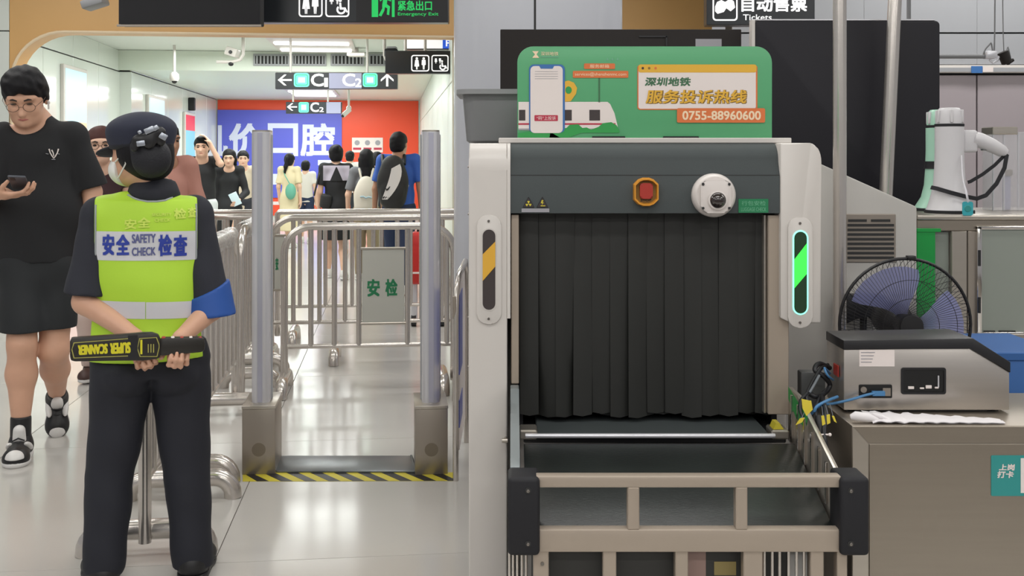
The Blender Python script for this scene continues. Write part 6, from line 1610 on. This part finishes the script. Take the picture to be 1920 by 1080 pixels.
# ------------------------------------------------------------------ the crowd in the corridor
M('t_maroon', '3a2226', .8); M('t_pink', 'c08a7c', .75); M('t_black', '1c1d20', .8); M('t_beige', 'c8bba6', .8); M('t_cream', 'ded0ac', .8)
M('t_white', 'dcd8d4', .75); M('t_grey', '6f7176', .8); M('t_blue', '2f5ab0', .7); M('t_lilac', 'b9b3c2', .7); M('b_pinkish', 'd8c2ba', .75)
M('b_pale', 'c9cfcf', .75); M('b_dark', '22252c', .8); M('b_khaki', '9a8a70', .8); M('b_navy', '23304f', .8); M('shoe_brown', '4a3430', .5)
HB = .0095
def walker(label, px, top, d, yaw, skin, top_mat, bottom, hair='short', hair_mat='hair', sleeve=.55, arms=None, stride=.16, fem=False, shoes='shoe_black', w=1.0, head_yaw=0, face=False, head_pitch=0, hem=.50, glasses=False, collar=None):
    p = at(px, 0, d); H = at(0, top, d).z
    t = thing('person', label, 'person', (p.x, d, 0), yaw); s = H/1.70
    h = HB
    hs = 1.06*s; Rm = rotm(head_yaw, head_pitch); hc = V3(0, -.012, 1.572)*s
    nb = V3(0, .015, 1.425)*s
    J = dict(shL=V3(.155*w, .02, 1.41), elL=V3(.205*w, .03, 1.10), wrL=V3(.215*w, -.06, .85), shR=V3(-.155*w, .02, 1.41), elR=V3(-.205*w, .04, 1.10), wrR=V3(-.215*w, .02, .84),
             hiL=V3(.085, .01, .90), knL=V3(.088, -.06-stride*.4, .49), anL=V3(.088, -stride, .085), hiR=V3(-.085, .01, .90), knR=V3(-.086, -.02+stride*.1, .48), anR=V3(-.088, stride, .10))
    if arms:
        for k, v in arms.items(): J[k] = V3(*v)
    J = {k: v*s for k, v in J.items()}
    P = head_prims(hc, Rm, hs, nb, fem)
    tw = w*(.92 if fem else 1)
    P += [C(nb, V3(0, .02, 1.30)*s, .05*s, .08*s, .03, .8), C(V3(0, .015, 1.24)*s, V3(0, .015, 1.05)*s, .135*s*tw, .115*s*tw, .04, .6), C(V3(0, .015, 1.05)*s, V3(0, .015, .93)*s, .115*s*tw, .14*s, .04, .64), C(J['shL'], J['shR'], .048*s, .048*s, .04)]
    for a in 'LR':
        P += [C(J['sh'+a], J['el'+a], .046*s, .037*s, .02), C(J['el'+a], J['wr'+a], .037*s, .025*s, .02)]
        P += [C(J['hi'+a], J['kn'+a], .080*s, .055*s, .03), C(J['kn'+a], J['kn'+a]*.65+J['an'+a]*.35, .053*s, .054*s, .03), C(J['kn'+a]*.65+J['an'+a]*.35, J['an'+a], .054*s, .034*s, .03)]
        fd = J['wr'+a]-J['el'+a]; P += hand_prims(J['wr'+a], fd, (-1 if a == 'L' else 1, 0, .1), 1 if a == 'L' else -1, .95*s, rf=.0098)
    sdf_obj('body', P, h, skin, t)
    # top
    T = [C(V3(0, .015, 1.25)*s, V3(0, .015, 1.02)*s, .155*s*tw, .140*s*tw, .04, .64), C(V3(0, .015, 1.02)*s, V3(0, .015, .86)*s, .140*s*tw, .165*s, .04, .68), C(J['shL'], J['shR'], .060*s, .060*s, .04), C(nb, V3(0, .02, 1.34)*s, .064*s, .09*s, .03, .85),
         E(hp_(hc, Rm, (0, -.03, -.13), hs), (.075*s, .085*s, .055*s), .015, None, 's')]
    for a in 'LR':
        f = sleeve
        sh_, el_, wr_ = J['sh'+a], J['el'+a], J['wr'+a]
        if f <= 1:
            c_ = sh_*(1-f)+el_*f; T.append(C(sh_, el_, .060*s, .058*s, .025, cuts=((c_, el_-sh_),)))
        else:
            c_ = el_*(2-f)+wr_*(f-1); T += [C(sh_, el_, .058*s, .050*s, .025), C(el_, wr_, .050*s, .040*s, .02, cuts=((c_, wr_-el_),))]
    kind, bm_, ln = bottom
    if kind == 'dress':
        T += [C(V3(0, .015, .90)*s, V3(0, .01, ln)*s, .165*s, .20*s, .04, .75)]
        tz_ = ln*s
    else: tz_ = hem*1.70*s
    tobj = sdf_obj('dress' if kind == 'dress' else 'top', T, h, top_mat, t, post=(wrinkle(.004, int(px), 14, 12), keep((0, 0, tz_), (0, 0, -1))))
    if collar: sdf_obj('collar', [C(nb+V3(0, 0, -.005), nb+V3(0, 0, .045)*s, .068*s, .060*s, .01, .9)], h, collar, t, post=(keep(nb+V3(0, 0, .04)*s, (0, 0, 1)),))
    # bottom
    if kind in ('trousers', 'shorts'):
        B = [E(V3(0, .012, .90)*s, V3(.170, .118, .10)*s, .03)]
        for a in 'LR':
            B += [C(J['hi'+a], J['kn'+a], .094*s, .076*s, .02)]
            if kind == 'trousers': B += [C(J['kn'+a], J['an'+a], .074*s, .060*s, .02, cuts=((J['an'+a]+V3(0, 0, .0), (0, 0, -1)),))]
        po_ = (wrinkle(.003, int(px)+1, 12, 12), keep((0, 0, 1.0*s), (0, 0, 1)))
        if kind == 'shorts': po_ += (keep((0, 0, ln*s), (0, 0, -1)),)
        sdf_obj(kind, B, h, bm_, t, post=po_)
    for a in 'LR':
        an = J['an'+a]; lift = an[2]-.078
        shoe(t, V3(an[0], an[1]+.01, max(an[2], .082)), (.12 if a == 'L' else -.12, -1, 0), (0, 0, 1), .26*s, .10*s, (shoes, 'shoe_white'), h)
    # hair
    q = lambda a: hp_(hc, Rm, a, hs)
    hp = [E(q((0, .014, .040)), V3(.088, .104, .090)*hs, .02, Rm), E(q((0, .050, -.020)), V3(.078, .060, .075)*hs, .03, Rm), E(q((0, -.105, -.040)), V3(.066, .072, .092)*hs, .012, Rm, 's')]
    if hair == 'long': hp += [C(q((.0, .058, -.02)), q((0, .070, -.24)), .078*hs, .062*hs, .03, .55), C(q((.070, .02, -.01)), q((.072, .03, -.17)), .026*hs, .024*hs, .03), C(q((-.070, .02, -.01)), q((-.072, .03, -.17)), .026*hs, .024*hs, .03)]
    elif hair == 'pony': hp += [E(q((0, .105, .035)), .034*hs, .02), C(q((0, .115, .03)), q((.03, .125, -.10)), .030*hs, .034*hs, .02), C(q((.03, .125, -.10)), q((.055, .105, -.22)), .034*hs, .016*hs, .02)]
    elif hair == 'bun': hp += [E(q((0, .10, .075)), .040*hs, .02)]
    elif hair == 'tuft': hp += [E(q((.01, -.055, .105)), V3(.06, .04, .025)*hs, .02, Rm)]
    sdf_obj('hair', hp, h*.85, hair_mat, t, post=(wrinkle(.002, int(px)+3, 55, 40),) + (() if hair == 'long' else (keep(q((0, 0, -.052)), Rm @ V3(0, -.35, -1)),) if hair != 'pony' else ()))
    if face: face_parts(t, hc, Rm, hs)
    if glasses:
        for sd in (-1, 1):
            MB().tube([Vector(q((sd*(.032+.024*math.cos(a)), -.100, .008+.019*math.sin(a)))) for a in [2*PI*k/16 for k in range(16)]], .0016, 6, close=True).obj('glasses_rim', 'rim_gold', t, 80)
        MB().tube([Vector(q((-.009, -.102, .01))), Vector(q((.009, -.102, .01)))], .0014, 6).obj('glasses_bridge', 'rim_gold', t, 80)
    return t, s, J, hc, Rm
BKW = PI+TH            # walking away along the corridor
# 1 woman just behind the guard
walker('woman with glasses and tied reddish hair in a maroon top, left behind the guard', 189, 238, 6.55, R(14), 'skin_pale', 't_maroon', ('trousers', 'b_pinkish', 0), 'bun', 'hair_brown', .35, dict(elR=(-.215, .03, 1.10), wrR=(-.20, -.10, .88)), .20, True, 'shoe_brown', .98, R(6), True, R(4), .52, True)
# 2 man in a pink shirt
walker('man in a faded pink shirt with chest pocket, half hidden right behind the guard', 309, 229, 6.95, R(34), 'skin_tan', 't_pink', ('trousers', 'b_khaki', 0), 'short', 'hair', .9, dict(elL=(.245, .02, 1.10), wrL=(.10, -.20, 1.04)), .14, False, 'shoe_brown', 1.05, R(18), True, R(8), .48)
# 3 man with a hand on his head
walker('man in black T-shirt holding one hand on his head, in the corridor', 379, 256, 12.0, R(12), 'skin_pale', 't_black', ('trousers', 'b_pale', 0), 'tuft', 'hair', .6, dict(elL=(.215, -.12, 1.38), wrL=(.10, -.14, 1.61)), .15, False, 'shoe_white', 1.02, R(-4), True, R(6), .57)
# 4 woman in black with a phone
_, s4, J4, hc4, R4 = walker('woman with long hair in a black long sleeved dress holding a lit phone', 430, 280, 13.2, R(8), 'skin_pale', 't_black', ('dress', 't_black', .45), 'long', 'hair', 1.9, dict(elL=(.23, .0, 1.10), wrL=(.15, -.22, .99)), .14, True, 'shoe_black', .95, 0, True, R(8))
# 5 person in a beige top
walker('person in a beige top and black trousers beside the left gate post', 456, 283, 14.6, R(10), 'skin_pale', 't_beige', ('trousers', 'b_dark', 0), 'short', 'hair', .8, None, .15, False, 'shoe_black', .98, R(4), True, R(6), .45)
# 6 woman in cream walking away
walker('woman in a cream dress with long ponytail walking away', 543, 288, 16.6, BKW+R(-14), 'skin_pale', 't_cream', ('dress', 't_cream', .30), 'pony', 'hair', .8, None, .16, True, 'shoe_white', .98)
# 7 child in white
walker('child in a white top walking away beside the woman in cream', 573, 301, 17.4, BKW, 'skin_pale', 't_white', ('shorts', 'b_navy', .55), 'short', 'hair', .6, None, .14, False, 'shoe_white', .98)
# 8 woman with a sailor collar
_, s8, J8, hc8, R8 = walker('woman in a black dress with a lilac sailor collar walking away', 630, 272, 12.3, BKW+R(6), 'skin_pale', 't_black', ('dress', 't_black', .50), 'bun', 'hair', .7, dict(elR=(-.25, .05, 1.12), wrR=(-.26, -.05, .90)), .16, True, 'shoe_white', 1.0)
# 9 far man in white
walker('far man in a white top near the red poster', 656, 283, 19.4, BKW, 'skin_pale', 't_white', ('trousers', 'b_dark', 0), 'short', 'hair', .7, None, .14, False, 'shoe_black', 1.05)
# 10 girl with the cream backpack
_, s10, J10, _, _ = walker('girl with long black hair in a grey hooded top walking away', 687, 280, 12.0, BKW, 'skin_pale', 't_grey', ('trousers', 'b_khaki', 0), 'long', 'hair', .8, dict(elL=(.23, .03, 1.12), wrL=(.24, -.08, .90)), .16, True, 'shoe_white', 1.0)
# 11 dark haired person beyond her
walker('person in a dark top walking away beyond the girl with the backpack', 707, 285, 14.2, BKW, 'skin_pale', 'b_dark', ('trousers', 'b_dark', 0), 'short', 'hair', .8, None, .14, True, 'shoe_white', .96)
# 12 man in blue
_, s12, J12, _, _ = walker('tall man in a blue polo shirt with white collar walking away', 748, 248, 11.0, BKW+R(-6), 'skin_tan', 't_blue', ('trousers', 'b_navy', 0), 'short', 'hair', .75, dict(elL=(.24, .05, 1.10), wrL=(.26, -.02, .84)), .18, False, 'shoe_white', 1.12, R(-16), False, 0, .50, False, 't_white')

# things they carry
def placed(px, d, yaw, name, label, cat):
    p = at(px, 0, d); return thing(name, label, cat, (p.x, d, 0), yaw)
# backpack of the man in blue: back is local +y
t = placed(748, 11.0, BKW+R(-6), 'backpack', 'black backpack with a white slanted patch on the man in blue', 'backpack')
s = s12
sdf_obj('pack_body', [E(V3(.045, .20, 1.17)*s, V3(.165, .085, .235)*s, .03), C(V3(.045, .19, 1.34)*s, V3(.045, .19, 1.02)*s, .12*s, .14*s, .03, .6), E(V3(.045, .25, 1.08)*s, V3(.12, .05, .12)*s, .02)], HB, M('pack_black', '1e1f20', .6), t)
for x in (-.07, .15): MB().tube([Vector(V3(x, .15, 1.36)*s), Vector(V3(x*1.05+.01, .07, 1.455)*s), Vector(V3(x*1.1, -.06, 1.44)*s), Vector(V3(x*1.15, -.135, 1.28)*s), Vector(V3(x*1.1, -.10, 1.08)*s), Vector(V3(x, .12, 1.02)*s)], .018*s, 8).obj('strap', 'pack_black', t, 60)
pv = bvh_of([c for c in t.children if c.name.startswith('pack_body')][0])
def onpack(x, z): 
    h_ = pv.ray_cast(Vector((x, 1.0, z)), Vector((0, -1, 0))); return h_[0]+Vector((0, .004, 0)) if h_[0] else None
m = MB(); g_ = []
for j in range(9):
    f = j/8; z = (1.00+.32*f)*s; a = (.150-.05*math.sin(PI*f*.5)-.05*f)*s; wd_ = (.125*math.sin(PI*(.18+.72*(1-f)))**.7+.004)*s
    g_.append([onpack(x, z-(x-a)*.55*(f)) for x in (a, a-wd_*.33, a-wd_*.66, a-wd_)])
vv = [[m.bm.verts.new(q) if q else None for q in r] for r in g_]
for A, B in zip(vv, vv[1:]):
    for k in range(3):
        q = (A[k], A[k+1], B[k+1], B[k])
        if all(q): m.bm.faces.new(q)
m.obj('white_patch', 'shoe_white', t, 60)
MB().tube([onpack(x*s, z*s)+Vector((0, .004, 0)) for x, z in ((.105, 1.115), (.098, 1.10), (.085, 1.105), (.062, 1.135))], [.003, .010, .009, .003], 8).obj('curved_mark', 'pack_black', t, 60)
MB().tube([Vector(V3(-.085, .20, 1.20)*s), Vector(V3(-.10, .16, 1.14)*s), Vector(V3(-.09, .2, 1.08)*s)], [.008, .02, .012], 8).obj('side_mark', 't_lilac', t, 60)
# cream backpack
t = placed(687, 12.0, BKW, 'backpack', 'cream rucksack with faint blue print on the girl in grey', 'backpack')
s = s10
sdf_obj('pack_body', [E(V3(.0, .19, 1.10)*s, V3(.155, .09, .22)*s, .03), C(V3(.0, .17, 1.26)*s, V3(.0, .18, .98)*s, .10*s, .15*s, .03, .62)], HB, M('pack_cream', 'd2cbbd', .7), t)
for x in (-.09, .09): MB().tube([Vector(V3(x*.6, .13, 1.30)*s), Vector(V3(x, .07, 1.45)*s), Vector(V3(x*1.1, -.06, 1.43)*s), Vector(V3(x*1.2, -.125, 1.26)*s), Vector(V3(x*1.3, -.08, 1.04)*s), Vector(V3(x, .12, .98)*s)], .014*s, 8).obj('strap', 'pack_cream', t, 60)
MB().tube([Vector(V3(x, .282, z)*s) for x, z in ((-.07, 1.09), (-.03, 1.10), (.0, 1.085), (.03, 1.105), (.07, 1.10))], .009, 8).obj('print_mark', M('pale_blue', 'a8c2cc', .6), t, 60)
# sailor collar is clothing of the woman in black; her shoulder bag is a thing
wo = [o for o in COL.objects if o.get('label', '').startswith('woman in a black dress with a lilac')][0]
bv = bvh_of([c for c in wo.children if c.name.startswith('dress')][0]); s = s8
rows = [[(x*s, z*s) for x in np.linspace(-.165+.0*k, .165, 16)] for k, z in enumerate(np.linspace(1.25, 1.44, 9))]
co_ = drape(rows, bv, Vector((0, -1, 0)), .006, 't_lilac', 'sailor_collar', wo)
ti = drape([[(x*(.006+.075*k/6)*s, (1.42-.175*k/6)*s) for x in (-1, -.5, 0, .5, 1)] for k in range(7)][::-1], bv, Vector((0, -1, 0)), .009, 't_black', 'collar_notch', wo)
t = placed(630, 12.3, BKW+R(6), 'handbag', 'black shoulder bag hanging left of the woman with sailor collar', 'bag')
MB().box((.20*s, -.10, .92*s), (.34*s, .14, 1.10*s), .03, 3, Matrix.Translation((.33*s, 0, 0)) @ Matrix.Rotation(R(-8), 4, 'Y') @ Matrix.Translation((-.33*s, 0, 0))).obj('bag_body', 'pack_black', t, 40)
MB().tube([Vector((.27*s, -.06, 1.06*s)), Vector((.22*s, -.03, 1.30*s)), Vector((.155*s, .02, 1.452*s)), Vector((.22*s, .07, 1.30*s)), Vector((.28*s, .09, 1.06*s))], .010, 8).obj('strap', 'pack_black', t, 60)
# phone of the woman in black
t = placed(430, 13.2, R(8), 'phone', 'lit pale phone in the hand of the woman in black', 'phone')
pc = Vector(J4['wrL'])+Vector((-.03, -.09, .02))
MB().box((-.05, -.006, -.085), (.05, .006, .085), .004, 2, Matrix.Translation(pc) @ Matrix.Rotation(R(-24), 4, 'Y') @ Matrix.Rotation(R(20), 4, 'X')).obj('case', M('phone_pale', 'cfe6ee', .3, emit=.25), t, 40)
MB().box((.020, .0062, .045), (.044, .009, .075), .002, 1, Matrix.Translation(pc) @ Matrix.Rotation(R(-24), 4, 'Y') @ Matrix.Rotation(R(20), 4, 'X')).obj('camera_bump', 'black', t, 30)
# green bag of the woman in cream
t = placed(543, 16.6, BKW+R(-14), 'handbag', 'small green round bag on the back of the woman in cream', 'bag')
sc = at(0, 288, 16.6).z/1.70
MB().ball(Vector(V3(-.09, .20, 1.02)*sc), (.085, .05, .125), 20, 12).obj('bag_body', M('bag_green', '63a892', .6), t, 60)
MB().tube([Vector(V3(-.09, .19, 1.12)*sc), Vector(V3(.03, .15, 1.30)*sc), Vector(V3(.13, .02, 1.45)*sc), Vector(V3(.05, -.14, 1.25)*sc)], .008, 8).obj('strap', 'bag_green', t, 60)

# ================================================================== every thing's origin at its own base
bpy.context.view_layer.update()
def local_pts(o, mat):
    out = []
    for c in o.children:
        m = mat @ c.matrix_local
        if c.type == 'MESH': 
            for b in c.bound_box: out.append(m @ Vector(b))
        out += local_pts(c, m)
    return out
for o in [x for x in COL.objects if x.parent is None and x.type == 'EMPTY']:
    pts = local_pts(o, Matrix.Identity(4))
    if not pts or (o.location.length > 1e-6 and abs(o.location.z) < 1e-6 and min(p.z for p in pts) < .05 and o.name.split('.')[0] in ('person', 'crowd_barrier', 'detector_post')): continue
    lo = [min(p[i] for p in pts) for i in range(3)]; hi = [max(p[i] for p in pts) for i in range(3)]
    b = Vector(((lo[0]+hi[0])/2, (lo[1]+hi[1])/2, lo[2]))
    o.location = o.location + Matrix.Rotation(o.rotation_euler.z, 3, 'Z') @ b
    for c in o.children: c.location = c.location - b
